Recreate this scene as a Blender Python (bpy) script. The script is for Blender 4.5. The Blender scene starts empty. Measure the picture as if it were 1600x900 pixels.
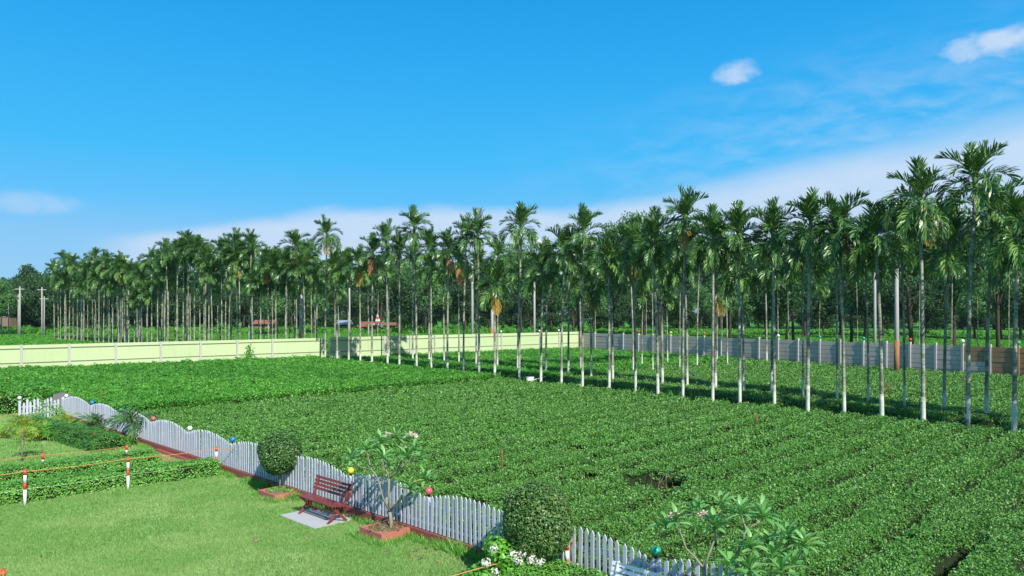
import bpy, math, random
import numpy as np
from math import sin, cos, pi, radians as R, atan2, sqrt
from mathutils import Vector, Matrix, Euler

rnd = random.Random(7)
scene = bpy.context.scene
C = scene.collection

# ------------------------------------------------------------ camera, world, sun, exposure
CAM_H = 5.0; FPX = 1160.0; HORIZON = 489.0      # photo pixels (1600 wide)
cam_d = bpy.data.cameras.new('camera'); cam = bpy.data.objects.new('camera', cam_d); C.objects.link(cam)
cam.location = (0, 0, CAM_H); cam.rotation_euler = (R(90), 0, 0)
cam_d.sensor_width = 36; cam_d.lens = FPX/1600*36; cam_d.shift_y = (HORIZON-450)/1600
cam_d.clip_start = .1; cam_d.clip_end = 3000
scene.camera = cam

SUN_EL = 40.0
SUN_FROM = Vector((0.475, -0.88, 0)).normalized()          # horizontal direction the light comes from
sd = Vector((SUN_FROM.x*cos(R(SUN_EL)), SUN_FROM.y*cos(R(SUN_EL)), sin(R(SUN_EL))))
sun_d = bpy.data.lights.new('sun', 'SUN'); sun_d.energy = 4.6; sun_d.angle = R(.53); sun_d.color = (1, .955, .88)
sun = bpy.data.objects.new('sun', sun_d); C.objects.link(sun)
sun.rotation_euler = sd.to_track_quat('Z', 'Y').to_euler(); sun.location = (20, -20, 30)

scene.view_settings.view_transform = 'Standard'; scene.view_settings.look = 'None'
scene.view_settings.exposure = 0.5; scene.view_settings.gamma = 1.0; scene.view_settings.use_curve_mapping = False
scene.render.engine = 'CYCLES'
try:
    scene.cycles.max_bounces = 6; scene.cycles.diffuse_bounces = 3; scene.cycles.glossy_bounces = 2
    scene.cycles.transmission_bounces = 4; scene.cycles.transparent_max_bounces = 4
    scene.cycles.caustics_reflective = False; scene.cycles.caustics_refractive = False
except Exception: pass

class NG:
    """tiny helper for writing shader node maths"""
    def __init__(s, nt): s.nt = nt; s.n = nt.nodes; s.l = nt.links
    def node(s, t, **k):
        n = s.n.new(t)
        for a, v in k.items(): setattr(n, a, v)
        return n
    def put(s, sock, v):
        if isinstance(v, bpy.types.NodeSocket): s.l.new(v, sock)
        else: sock.default_value = v
    def m(s, op, a, b=0.0, c=None, clamp=False):
        n = s.n.new('ShaderNodeMath'); n.operation = op; n.use_clamp = clamp
        s.put(n.inputs[0], a); s.put(n.inputs[1], b)
        if c is not None: s.put(n.inputs[2], c)
        return n.outputs[0]
    def mix(s, f, a, b, blend='MIX'):
        n = s.n.new('ShaderNodeMix'); n.data_type = 'RGBA'; n.blend_type = blend
        s.put(n.inputs[0], f); s.put(n.inputs[6], a); s.put(n.inputs[7], b)
        return n.outputs[2]
    def smooth(s, x, lo, hi, a=0.0, b=1.0):
        n = s.n.new('ShaderNodeMapRange'); n.interpolation_type = 'SMOOTHSTEP'
        s.put(n.inputs[0], x)
        for i, v in enumerate((lo, hi, a, b)): s.put(n.inputs[1+i], v)
        return n.outputs[0]
    def noise(s, vec, scale, detail=2, rough=.5, dist=0.0):
        n = s.n.new('ShaderNodeTexNoise'); s.put(n.inputs['Scale'], scale); n.inputs['Detail'].default_value = detail
        n.inputs['Roughness'].default_value = rough; n.inputs['Distortion'].default_value = dist
        if vec is not None: s.l.new(vec, n.inputs['Vector'])
        return n.outputs['Fac']

def rgba(c): return (c[0], c[1], c[2], 1.0)

world = bpy.data.worlds.new('World'); scene.world = world; world.use_nodes = True
nt = world.node_tree; g = NG(nt); nt.nodes.clear()
sky = g.node('ShaderNodeTexSky', sky_type='NISHITA', sun_disc=False, sun_elevation=R(SUN_EL),
             sun_rotation=atan2(SUN_FROM.x, SUN_FROM.y), altitude=30, air_density=1.0, dust_density=.35, ozone_density=1.6)
tc = g.node('ShaderNodeTexCoord'); sp = g.node('ShaderNodeSeparateXYZ'); g.l.new(tc.outputs['Generated'], sp.inputs[0])
dx, dy, dz = sp.outputs
az = g.m('MULTIPLY', g.m('ARCTAN2', dx, dy), 57.2958); el = g.m('MULTIPLY', g.m('ARCSINE', dz), 57.2958)
cmb = g.node('ShaderNodeCombineXYZ'); g.put(cmb.inputs[0], g.m('MULTIPLY', az, .05)); g.put(cmb.inputs[1], g.m('MULTIPLY', el, .16)); 
K = 1/.141                                       # radiance seen at strength .10 and exposure .5
ramp = g.node('ShaderNodeValToRGB'); cr = ramp.color_ramp; cr.interpolation = 'EASE'; cr.interpolation = 'LINEAR'
stops = [(0, (.30, .60, .88)), (5.6, (.20, .55, .93)), (8, (.09, .52, .96)), (11.6, (.03, .49, .965)), (18.5, (.010, .40, .91)), (23, (.002, .345, .83)), (45, (.10, .32, .66)), (90, (.15, .31, .58))]
while len(cr.elements) < len(stops): cr.elements.new(.5)
for e_, (a_, c_) in zip(cr.elements, stops): e_.position = a_/90; e_.color = (*c_, 1)
g.put(ramp.inputs[0], g.m('DIVIDE', el, 90.0, clamp=True))
base = g.mix(.93, sky.outputs[0], g.mix(1.0, ramp.outputs[0], (K, K, K, 1), 'MULTIPLY'))
# thin high cloud bank over the horizon, its upper edge climbing to the right
n1 = g.noise(cmb.outputs[0], 1.3, 5, .55, .6); n2 = g.noise(cmb.outputs[0], 5.0, 5, .6, .3)
edge = g.m('ADD', 7.5, g.m('MULTIPLY', g.m('MAXIMUM', az, 4.0), .165))
edge = g.m('ADD', edge, g.m('MULTIPLY', g.m('SUBTRACT', n1, .5), 2.4))
edge = g.m('SUBTRACT', edge, g.m('MULTIPLY', g.smooth(az, -12.0, -30.0), 3.0))
bank = g.smooth(g.m('DIVIDE', g.m('SUBTRACT', edge, el), g.m('ADD', 1.0, g.m('MULTIPLY', g.m('MAXIMUM', az, 0.0), .045))), -.3, 1.05)
soft = g.m('MULTIPLY', g.smooth(g.m('SUBTRACT', edge, el), -9.0, 0.0), g.m('MULTIPLY', g.smooth(az, -8.0, 26.0), .34))
soft = g.m('MULTIPLY', soft, g.smooth(n2, .3, .75))
bank = g.m('MULTIPLY', bank, g.smooth(az, -31.0, -25.0))
bank = g.m('MULTIPLY', bank, g.m('ADD', .90, g.m('MULTIPLY', g.m('SUBTRACT', n2, .5), .35)))
def puff(a0, e0, ra, re, k, s0, s1, amt):
    a = g.m('DIVIDE', g.m('SUBTRACT', az, a0), ra); e = g.m('DIVIDE', g.m('SUBTRACT', el, e0), re)
    d = g.m('ADD', g.m('MULTIPLY', a, a), g.m('MULTIPLY', e, e))
    v = g.m('SUBTRACT', g.m('ADD', 1.0, g.m('MULTIPLY', g.m('SUBTRACT', n3, .5), k)), d)
    return g.m('MULTIPLY', g.smooth(v, s0, s1), amt)
cm2 = g.node('ShaderNodeCombineXYZ'); g.put(cm2.inputs[0], g.m('MULTIPLY', az, .34)); g.put(cm2.inputs[1], g.m('MULTIPLY', el, .55))
n3 = g.noise(cm2.outputs[0], .95, 8, .60, .15)
clouds = [puff(16.7, 17.2, 2.1, 1.0, 3.0, .0, 1.3, .80), puff(34.2, 17.0, 3.8, 1.0, 3.0, .0, 1.2, .9), puff(31.4, 16.9, 1.7, 1.2, 3.4, .1, 1.2, .7),
          puff(21.2, 16.0, 1.0, .55, 3.0, .2, 1.6, .30), puff(-33.5, 7.2, 4.6, .9, 3.4, .0, 1.6, .40)]
cov = g.m('MAXIMUM', bank, soft)
for c_ in clouds: cov = g.m('MAXIMUM', cov, c_)
up = g.smooth(el, -1.0, .5)
cov = g.m('MULTIPLY', cov, up)
col = g.mix(cov, base, (.60*K, .745*K, .94*K, 1))
bg = g.node('ShaderNodeBackground'); g.l.new(col, bg.inputs[0]); bg.inputs[1].default_value = .10
wo = g.node('ShaderNodeOutputWorld'); g.l.new(bg.outputs[0], wo.inputs[0])

# ------------------------------------------------------------ helpers
def at(px, py, z=0.0):
    """world point at height z that the photograph shows at (px, py)"""
    D = (CAM_H-z)*FPX/(py-HORIZON); return Vector(((px-800)/FPX*D, D, z))
def at_d(px, py, D): return Vector(((px-800)/FPX*D, D, CAM_H-(py-HORIZON)/FPX*D))

F0 = np.array([-.75, 15.2]); U = np.array([-.7155, .6986]); V = np.array([.6986, .7155])   # along the picket fence / into the tea
def uv(u, v, z=0.0): return Vector((F0[0]+U[0]*u+V[0]*v, F0[1]+U[1]*u+V[1]*v, z))
RZ_U = atan2(U[1], U[0]); RZ_V = atan2(V[1], V[0])

def tag(o, label=None, cat=None, group=None, kind=None):
    if label: o['label'] = label
    if cat: o['category'] = cat
    if group: o['group'] = group
    if kind: o['kind'] = kind
    return o
def empty(name, loc=(0, 0, 0), rz=0.0, label=None, cat=None, group=None):
    o = bpy.data.objects.new(name, None); C.objects.link(o); o.location = loc; o.rotation_euler = (0, 0, rz); o.empty_display_size = .2
    return tag(o, label, cat, group)
def link(name, mesh, parent=None, loc=(0, 0, 0), rot=(0, 0, 0), scale=(1, 1, 1)):
    o = bpy.data.objects.new(name, mesh); C.objects.link(o)
    if parent is not None: o.parent = parent
    o.location = loc; o.rotation_euler = rot; o.scale = scale
    return o

class MB:
    def __init__(s): s.v = []; s.f = []; s.a = []; s.mi = []; s.n = 0
    def add(s, verts, faces, mat=0, r=None):
        verts = [tuple(p) for p in verts]; k = s.n
        s.v += verts; s.n += len(verts)
        r = rnd.random() if r is None else r
        for f in faces: s.f.append(tuple(i+k for i in f)); s.a.append(r); s.mi.append(mat)
    def box(s, x0, x1, y0, y1, z0, z1, M=None, mat=0):
        vs = [Vector(p) for p in ((x0,y0,z0),(x1,y0,z0),(x1,y1,z0),(x0,y1,z0),(x0,y0,z1),(x1,y0,z1),(x1,y1,z1),(x0,y1,z1))]
        if M is not None: vs = [M @ p for p in vs]
        s.add(vs, [(0,3,2,1),(4,5,6,7),(0,1,5,4),(1,2,6,5),(2,3,7,6),(3,0,4,7)], mat)
    def tube(s, pts, rad, n=8, mat=0, caps=True):
        pts = [Vector(p) for p in pts]; rad = rad if hasattr(rad, '__len__') else [rad]*len(pts); vs = []
        for i, p in enumerate(pts):
            t = (pts[min(i+1, len(pts)-1)]-pts[max(i-1, 0)]).normalized()
            a = t.orthogonal().normalized() if i == 0 else (a - t*a.dot(t)).normalized()
            b = t.cross(a)
            for k in range(n):
                q = 2*pi*k/n; vs.append(p+(a*cos(q)+b*sin(q))*rad[i])
        fs = [(i*n+k, i*n+(k+1) % n, (i+1)*n+(k+1) % n, (i+1)*n+k) for i in range(len(pts)-1) for k in range(n)]
        if caps: fs += [tuple(range(n-1, -1, -1)), tuple((len(pts)-1)*n+k for k in range(n))]
        s.add(vs, fs, mat)
    def mesh(s, name, mats, smooth=False, attr=False):
        me = bpy.data.meshes.new(name); me.from_pydata(s.v, [], s.f)
        for m_ in (mats if isinstance(mats, (list, tuple)) else [mats]): me.materials.append(m_)
        if len(me.materials) > 1: me.polygons.foreach_set('material_index', np.array(s.mi, dtype=np.int32))
        if smooth: me.polygons.foreach_set('use_smooth', np.ones(len(s.f), dtype=bool))
        if attr:
            at_ = me.attributes.new('tone', 'FLOAT', 'FACE'); at_.data.foreach_set('value', np.array(s.a, dtype=np.float32))
        me.update(); return me
    def obj(s, name, mats, parent=None, smooth=False, attr=False, **k): return link(name, s.mesh(name, mats, smooth, attr), parent, **k)

def quads_mesh(name, Q, mats, tone=None, tri=False):
    """Q: (N,4,3) array of leaf quads -> mesh"""
    N, K = Q.shape[0], Q.shape[1]; me = bpy.data.meshes.new(name)
    me.vertices.add(N*K); me.vertices.foreach_set('co', Q.reshape(-1).astype(np.float32))
    me.loops.add(N*K); me.loops.foreach_set('vertex_index', np.arange(N*K, dtype=np.int32))
    me.polygons.add(N); me.polygons.foreach_set('loop_start', np.arange(0, N*K, K, dtype=np.int32)); 
    me.polygons.foreach_set('loop_total', np.full(N, K, dtype=np.int32))
    if tone is not None:
        a = me.attributes.new('tone', 'FLOAT', 'FACE'); a.data.foreach_set('value', tone.astype(np.float32))
    for m_ in (mats if isinstance(mats, (list, tuple)) else [mats]): me.materials.append(m_)
    me.update(calc_edges=True); me.validate(); return me

def leaf_quads(P, N, length, width, rng, fold=0.0):
    """diamond leaves at points P facing along N (arrays), random spin"""
    n = len(P); N = N/np.linalg.norm(N, axis=1, keepdims=True)
    r = rng.normal(size=(n, 3)); T = np.cross(N, r); T /= np.linalg.norm(T, axis=1, keepdims=True); B = np.cross(N, T)
    L = np.asarray(length).reshape(-1, 1)*rng.uniform(.75, 1.25, (n, 1)); W = np.asarray(width).reshape(-1, 1)*rng.uniform(.8, 1.2, (n, 1))
    a = P-T*L*.5; c = P+T*L*.5+N*fold*L; b = P+B*W*.5-T*L*.05; d = P-B*W*.5-T*L*.05
    return np.stack([a, b, c, d], axis=1)

def vnoise(x, y, seed=0):
    xi = np.floor(x).astype(np.int64); yi = np.floor(y).astype(np.int64); fx = x-xi; fy = y-yi
    def h(a, b):
        n = (a*374761393+b*668265263+seed*974634777) & 0xffffffff; n = ((n ^ (n >> 13))*1274126177) & 0xffffffff
        return ((n ^ (n >> 16)) & 0xffff)/65535.0
    sx = fx*fx*(3-2*fx); sy = fy*fy*(3-2*fy)
    return (h(xi, yi)*(1-sx)+h(xi+1, yi)*sx)*(1-sy)+(h(xi, yi+1)*(1-sx)+h(xi+1, yi+1)*sx)*sy
def fnoise(x, y, seed=0, o=3):
    s = 0; a = .5
    for i in range(o): s = s+a*vnoise(x*2**i, y*2**i, seed+i*17); a *= .5
    return s/(1-.5**o)

# ------------------------------------------------------------ materials
def principled(name, rough=.6, spec=.4):
    m_ = bpy.data.materials.new(name); m_.use_nodes = True; nt_ = m_.node_tree; nt_.nodes.clear(); q = NG(nt_)
    b = q.node('ShaderNodeBsdfPrincipled'); o = q.node('ShaderNodeOutputMaterial'); nt_.links.new(b.outputs[0], o.inputs[0])
    b.inputs['Roughness'].default_value = rough; b.inputs['Specular IOR Level'].default_value = spec
    return m_, q, b, o
def plain(name, c, rough=.6, spec=.3, var=.12, scale=6.0, bump=.0, dirt=None, dirt_amt=.3, dirt_scale=1.5):
    m_, q, b, o = principled(name, rough, spec)
    tc_ = q.node('ShaderNodeNewGeometry'); pos = tc_.outputs['Position']
    n_ = q.noise(pos, scale, 4, .6); f = q.m('ADD', 1-var, q.m('MULTIPLY', n_, 2*var))
    col_ = q.mix(1.0, rgba(c), f, 'MULTIPLY')
    oi = q.node('ShaderNodeObjectInfo'); fr = q.m('ADD', .95, q.m('MULTIPLY', oi.outputs['Random'], .1)); col_ = q.mix(1.0, col_, fr, 'MULTIPLY')
    if dirt:
        dn = q.noise(pos, dirt_scale, 5, .65); col_ = q.mix(q.m('MULTIPLY', q.smooth(dn, .5, .75), dirt_amt), col_, rgba(dirt))
    q.l.new(col_, b.inputs['Base Color'])
    if bump:
        bp = q.node('ShaderNodeBump'); bp.inputs['Strength'].default_value = bump; bp.inputs['Distance'].default_value = .02
        q.l.new(q.noise(pos, scale*5, 4, .6), bp.inputs['Height']); q.l.new(bp.outputs[0], b.inputs['Normal'])
    return m_
def leaf(name, c1, c2, c3=None, rough=.45, spec=.45, trans=.25, patch=None, patch_scale=.15, patch_amt=.6):
    """c1..c2 vary leaf by leaf, c3 = rare odd leaves, patch = tint that varies over metres"""
    m_, q, b, o = principled(name, rough, spec)
    at_ = q.node('ShaderNodeAttribute', attribute_name='tone'); oi = q.node('ShaderNodeObjectInfo')
    t = q.m('FRACT', q.m('ADD', at_.outputs['Fac'], oi.outputs['Random']))
    col_ = q.mix(t, rgba(c1), rgba(c2))
    if c3: col_ = q.mix(q.smooth(t, .955, .975), col_, rgba(c3))
    if patch:
        gpos = q.node('ShaderNodeNewGeometry').outputs['Position']
        col_ = q.mix(q.m('MULTIPLY', q.smooth(q.noise(gpos, patch_scale, 4, .6), .42, .62), patch_amt), col_, rgba(patch))
    q.l.new(col_, b.inputs['Base Color'])
    tr = q.node('ShaderNodeBsdfTranslucent'); tcol = q.mix(1.0, col_, (1.15, 1.3, .6, 1), 'MULTIPLY'); q.l.new(tcol, tr.inputs[0])
    mx = q.node('ShaderNodeMixShader'); mx.inputs[0].default_value = trans
    q.l.new(b.outputs[0], mx.inputs[1]); q.l.new(tr.outputs[0], mx.inputs[2]); q.l.new(mx.outputs[0], o.inputs[0])
    return m_
M = {}
M['tea'] = leaf('tea_leaf', (.045, .145, .022), (.165, .370, .070), (.27, .47, .14), rough=.46, spec=.36, trans=.12, patch=(.10, .28, .042), patch_scale=.22, patch_amt=.5)
M['tea_bright'] = leaf('bright_tea_leaf', (.060, .22, .022), (.14, .43, .045), (.24, .52, .09), rough=.5, spec=.4, trans=.28, patch=(.035, .2, .02), patch_scale=.12, patch_amt=.5)
M['tea_wood_shade'] = plain('tea_inside_shade', (.018, .030, .012), .9, .1, .4, 9)  # woody bush inside, with the shade of gaps and hole put into its colour
M['grass'] = leaf('lawn_grass', (.14, .31, .065), (.30, .51, .15), (.46, .58, .25), rough=.55, spec=.25, trans=.3, patch=(.36, .50, .19), patch_scale=.45, patch_amt=.6)
M['lawn'] = plain('lawn_soil', (.15, .27, .055), .9, .1, .3, 12)
M['soil'] = plain('soil', (.065, .075, .030), .95, .1, .4, 3.0, dirt=(.05, .12, .025), dirt_amt=.7)
M['field'] = plain('far_field', (.075, .26, .03), .9, .1, .3, .35, dirt=(.085, .26, .03), dirt_amt=.6, dirt_scale=.08)
M['field_leaf'] = leaf('field_leaf', (.06, .22, .025), (.12, .38, .045), rough=.6, spec=.2, trans=.25, patch=(.11, .31, .035), patch_scale=.05, patch_amt=.7)
M['hedge'] = leaf('hedge_leaf', (.09, .28, .035), (.24, .55, .095), (.18, .40, .06), rough=.42, spec=.45, trans=.25)
M['hedge_dark'] = leaf('dark_hedge_leaf', (.05, .17, .024), (.13, .35, .055), rough=.42, spec=.45, trans=.22)
M['topiary'] = leaf('topiary_leaf', (.03, .09, .02), (.11, .25, .055), (.2, .32, .09), rough=.4, spec=.5, trans=.15)
M['topiary_red'] = leaf('topiary_tipped_leaf', (.04, .11, .024), (.135, .28, .06), (.30, .22, .07), rough=.4, spec=.5, trans=.15)
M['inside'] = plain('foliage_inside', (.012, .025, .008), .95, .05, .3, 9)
M['plumeria'] = leaf('plumeria_leaf', (.12, .33, .085), (.24, .48, .16), (.25, .38, .08), rough=.38, spec=.5, trans=.25)
M['bark_light'] = plain('pale_bark', (.26, .24, .18), .8, .2, .25, 14, .3, dirt=(.12, .15, .08), dirt_amt=.5, dirt_scale=5)
M['bark_dark'] = plain('dark_bark', (.07, .055, .04), .9, .2, .3, 5, .3)
M['palm'] = leaf('palm_leaflet', (.026, .090, .015), (.110, .24, .044), (.20, .30, .07), rough=.34, spec=.6, trans=.12)
M['palm_lit_pale'] = leaf('lit_pale_palm_leaflet', (.10, .24, .045), (.24, .42, .09), rough=.4, spec=.45, trans=.3)  # lighter copy of palm leaflet: pale undersides and sunlit look put into the colour
M['palm_yellow'] = leaf('yellow_palm_leaflet', (.50, .30, .05), (.60, .42, .10), (.5, .2, .05), rough=.6, spec=.3, trans=.3)
M['palm_brown'] = leaf('dead_palm_leaflet', (.38, .17, .08), (.5, .27, .13), rough=.8, spec=.1, trans=.15)
M['crownshaft'] = plain('crownshaft', (.09, .17, .045), .4, .4, .2, 3)
M['brush'] = leaf('palm_flower_brush', (.20, .30, .06), (.34, .42, .12), (.5, .28, .1), rough=.6, spec=.2, trans=.25)
M['cordyline'] = leaf('yellow_green_blade', (.16, .30, .03), (.42, .45, .05), (.45, .22, .03), rough=.45, spec=.35, trans=.3)
M['tree1'] = leaf('far_tree_leaf', (.012, .042, .012), (.042, .108, .028), rough=.6, spec=.25, trans=.06)
M['tree2'] = leaf('light_tree_leaf', (.06, .16, .04), (.12, .26, .08), rough=.6, spec=.25, trans=.25)
M['tree3'] = leaf('acacia_leaf', (.07, .16, .055), (.14, .26, .10), rough=.6, spec=.25, trans=.3)
M['white_paint'] = plain('white_fence_paint', (.47, .49, .56), .5, .4, .06, 5, dirt=(.36, .38, .38), dirt_amt=.3, dirt_scale=3)
M['lime'] = plain('limewash', (.50, .53, .46), .8, .2, .14, 9, dirt=(.35, .42, .28), dirt_amt=.5, dirt_scale=6)
M['red_base'] = plain('red_oxide_paint', (.30, .085, .072), .6, .3, .12, 4, .1, dirt=(.16, .07, .05), dirt_amt=.5, dirt_scale=2)
M['planter'] = plain('salmon_planter_paint', (.45, .15, .115), .6, .3, .1, 5, .1, dirt=(.28, .12, .08), dirt_amt=.5, dirt_scale=3)
M['bench_red'] = plain('maroon_bench_paint', (.21, .045, .042), .4, .4, .12, 7)
M['bench_white'] = plain('white_bench_paint', (.78, .80, .82), .4, .4, .06, 7)
M['slab'] = plain('concrete_slab', (.42, .43, .42), .85, .2, .12, 4, .2, dirt=(.36, .37, .34), dirt_amt=.5, dirt_scale=2)
M['wall_green'] = plain('pale_green_wall_paint', (.47, .575, .31), .75, .2, .035, 1.2, dirt=(.40, .49, .27), dirt_amt=.3, dirt_scale=.7)
M['wall_post'] = plain('pale_grey_post', (.42, .42, .38), .8, .2, .15, 4, .1)
M['wall_seam'] = plain('wall_seam', (.16, .17, .11), .9, .1, .2, 4)
M['concrete'] = plain('precast_concrete', (.62, .53, .45), .88, .2, .16, 1.6, .3, dirt=(.42, .43, .40), dirt_amt=.6, dirt_scale=.8)
M['joint'] = plain('dark_joint', (.12, .12, .11), .9, .1)
M['concrete_post'] = plain('concrete_post', (.44, .44, .42), .88, .2, .14, 2.5, .3, dirt=(.27, .27, .25), dirt_amt=.5, dirt_scale=1.5)
M['concrete_mud'] = plain('mud_stained_concrete', (.40, .24, .12), .9, .15, .22, 1.2, .3, dirt=(.26, .24, .20), dirt_amt=.7, dirt_scale=.9)
M['pole'] = plain('pole_concrete', (.36, .35, .33), .8, .2, .15, 2)
M['rust'] = plain('rusty_brown_sleeve', (.34, .16, .07), .85, .2, .2, 4)
M['brick_post'] = plain('brick_red_post', (.26, .10, .05), .9, .2, .25, 5, .2)
for nm, c_ in (('red', (.62, .05, .02)), ('white', (.78, .77, .74))): M['pole_'+nm] = plain('pole_'+nm+'_paint', c_, .5, .4, .08, 9)
for nm, c_ in (('blue', (.01, .20, .62)), ('green', (.01, .36, .20)), ('pink', (.62, .10, .13)), ('white', (.85, .85, .83)), ('yellow', (.75, .60, .03)), ('red', (.6, .03, .02)), ('mint', (.10, .45, .22))):
    M['globe_'+nm] = plain('globe_'+nm, c_, .22, .6, .04, 5)
M['black'] = plain('black_plastic', (.02, .02, .02), .5, .3)
M['rope'] = plain('orange_rope', (.55, .27, .10), .8, .2, .15, 20)
M['cord'] = plain('pale_green_cord', (.50, .66, .42), .7, .2, .1, 20)
M['wood'] = plain('stake_wood', (.19, .11, .06), .9, .1, .25, 9)
M['twig'] = plain('bare_twig', (.17, .13, .09), .9, .1, .25, 9)
M['petal'] = leaf('white_petal', (.80, .80, .76), (.86, .84, .78), rough=.6, spec=.2, trans=.25)
M['petal_pink'] = leaf('cream_pink_petal', (.80, .68, .62), (.82, .60, .55), rough=.6, spec=.2, trans=.25)
M['petal_red'] = leaf('red_petal', (.5, .03, .03), (.6, .05, .05), rough=.6, spec=.2, trans=.2)
M['shrub_light'] = leaf('light_shrub_leaf', (.10, .33, .03), (.20, .48, .06), rough=.4, spec=.45, trans=.3)
M['bucket'] = plain('bucket_plastic', (.66, .66, .66), .5, .4, .08, 8)
M['bucket_blue'] = plain('bucket_blue_label', (.03, .13, .45), .5, .4)
M['grey_board'] = plain('weathered_grey_board', (.17, .16, .17), .85, .2, .2, 5)
M['thatch'] = leaf('dry_leaf_litter', (.16, .11, .06), (.28, .2, .1), rough=.9, spec=.1, trans=.1)
M['earth'] = plain('red_earth', (.22, .12, .08), .95, .1, .25, .6)
M['roof_red'] = plain('red_brown_roof', (.24, .10, .075), .8, .2, .15, 1)
M['roof_blue'] = plain('blue_sheet_roof', (.24, .32, .42), .6, .3, .1, 1)
M['hut_wall'] = plain('hut_wall', (.22, .16, .12), .9, .2, .15, 1)
M['spire_pink'] = plain('spire_pink_paint', (.62, .10, .12), .6, .3); M['spire_white'] = plain('spire_white_paint', (.8, .78, .76), .6, .3)
M['wire'] = plain('overhead_wire', (.03, .03, .03), .6, .3)

def streaks(m_, tint, amt):
    """rain streaks and splash dirt on an outdoor wall"""
    nt_ = m_.node_tree; q = NG(nt_); b_ = next(n for n in nt_.nodes if n.type == 'BSDF_PRINCIPLED'); src = b_.inputs['Base Color'].links[0].from_socket
    pos = q.node('ShaderNodeNewGeometry').outputs['Position']; mp = q.node('ShaderNodeMapping'); mp.inputs['Scale'].default_value = (5, 5, .45); q.l.new(pos, mp.inputs[0])
    sx = q.node('ShaderNodeSeparateXYZ'); q.l.new(pos, sx.inputs[0])
    a = q.smooth(q.noise(mp.outputs[0], 1.0, 4, .6), .52, .72); f = q.smooth(q.m('ADD', sx.outputs[2], q.m('MULTIPLY', q.noise(pos, 1.4, 3, .6), .8)), 1.75, .9)
    q.l.new(q.mix(q.m('MULTIPLY', q.m('MAXIMUM', a, f), amt), src, rgba(tint)), b_.inputs['Base Color'])
streaks(M['wall_green'], (.33, .43, .24), .35); streaks(M['concrete'], (.34, .35, .31), .6); streaks(M['concrete_mud'], (.22, .15, .09), .5)
# ------------------------------------------------------------ scatter (stuff)
def scatter_tree(name, protos):
    ng = bpy.data.node_groups.new(name, 'GeometryNodeTree')
    ng.interface.new_socket('Geometry', in_out='INPUT', socket_type='NodeSocketGeometry'); ng.interface.new_socket('Geometry', in_out='OUTPUT', socket_type='NodeSocketGeometry')
    n = ng.nodes; l = ng.links; gi = n.new('NodeGroupInput'); go = n.new('NodeGroupOutput')
    g2i = n.new('GeometryNodeGeometryToInstance')
    for p in reversed(protos):
        oi = n.new('GeometryNodeObjectInfo'); oi.inputs['Object'].default_value = p; oi.transform_space = 'ORIGINAL'
        l.new(oi.outputs['Geometry'], g2i.inputs[0])
    iop = n.new('GeometryNodeInstanceOnPoints'); iop.inputs['Pick Instance'].default_value = True
    def attr(nm, ty):
        a = n.new('GeometryNodeInputNamedAttribute'); a.data_type = ty; a.inputs[0].default_value = nm; return a.outputs['Attribute']
    e2r = n.new('FunctionNodeEulerToRotation'); l.new(attr('rot', 'FLOAT_VECTOR'), e2r.inputs[0])
    l.new(e2r.outputs[0], iop.inputs['Rotation']); l.new(attr('scl', 'FLOAT'), iop.inputs['Scale']); l.new(attr('pick', 'INT'), iop.inputs['Instance Index'])
    l.new(attr('pt', 'BOOLEAN'), iop.inputs['Selection'])
    l.new(gi.outputs[0], iop.inputs['Points']); l.new(g2i.outputs[0], iop.inputs['Instance'])
    jn = n.new('GeometryNodeJoinGeometry'); l.new(iop.outputs[0], jn.inputs[0]); l.new(gi.outputs[0], jn.inputs[0]); l.new(jn.outputs[0], go.inputs[0])
    return ng
def scatter_object(name, base_v, base_f, P, rot, scl, pick, ng, mat):
    """one mesh: a base surface plus loose points that carry the plants"""
    me = bpy.data.meshes.new(name); nb = len(base_v); npt = len(P)
    allv = np.vstack([base_v, P]) if nb else P
    me.from_pydata(allv.tolist() if nb else P.tolist(), [], base_f)
    def put(nm, ty, key, arr):
        a = me.attributes.new(nm, ty, 'POINT'); a.data.foreach_set(key, arr)
    z = np.zeros
    put('rot', 'FLOAT_VECTOR', 'vector', np.vstack([z((nb, 3)), rot]).astype(np.float32).reshape(-1))
    put('scl', 'FLOAT', 'value', np.concatenate([z(nb), scl]).astype(np.float32))
    put('pick', 'INT', 'value', np.concatenate([z(nb), pick]).astype(np.int32))
    put('pt', 'BOOLEAN', 'value', np.concatenate([z(nb), np.ones(npt)]).astype(bool))
    me.materials.append(mat); me.update()
    o = link(name, me); md = o.modifiers.new('plants', 'NODES'); md.node_group = ng
    return o
def proto(name, me): return bpy.data.objects.new(name, me)       # not linked: only a source for the scatter

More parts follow.
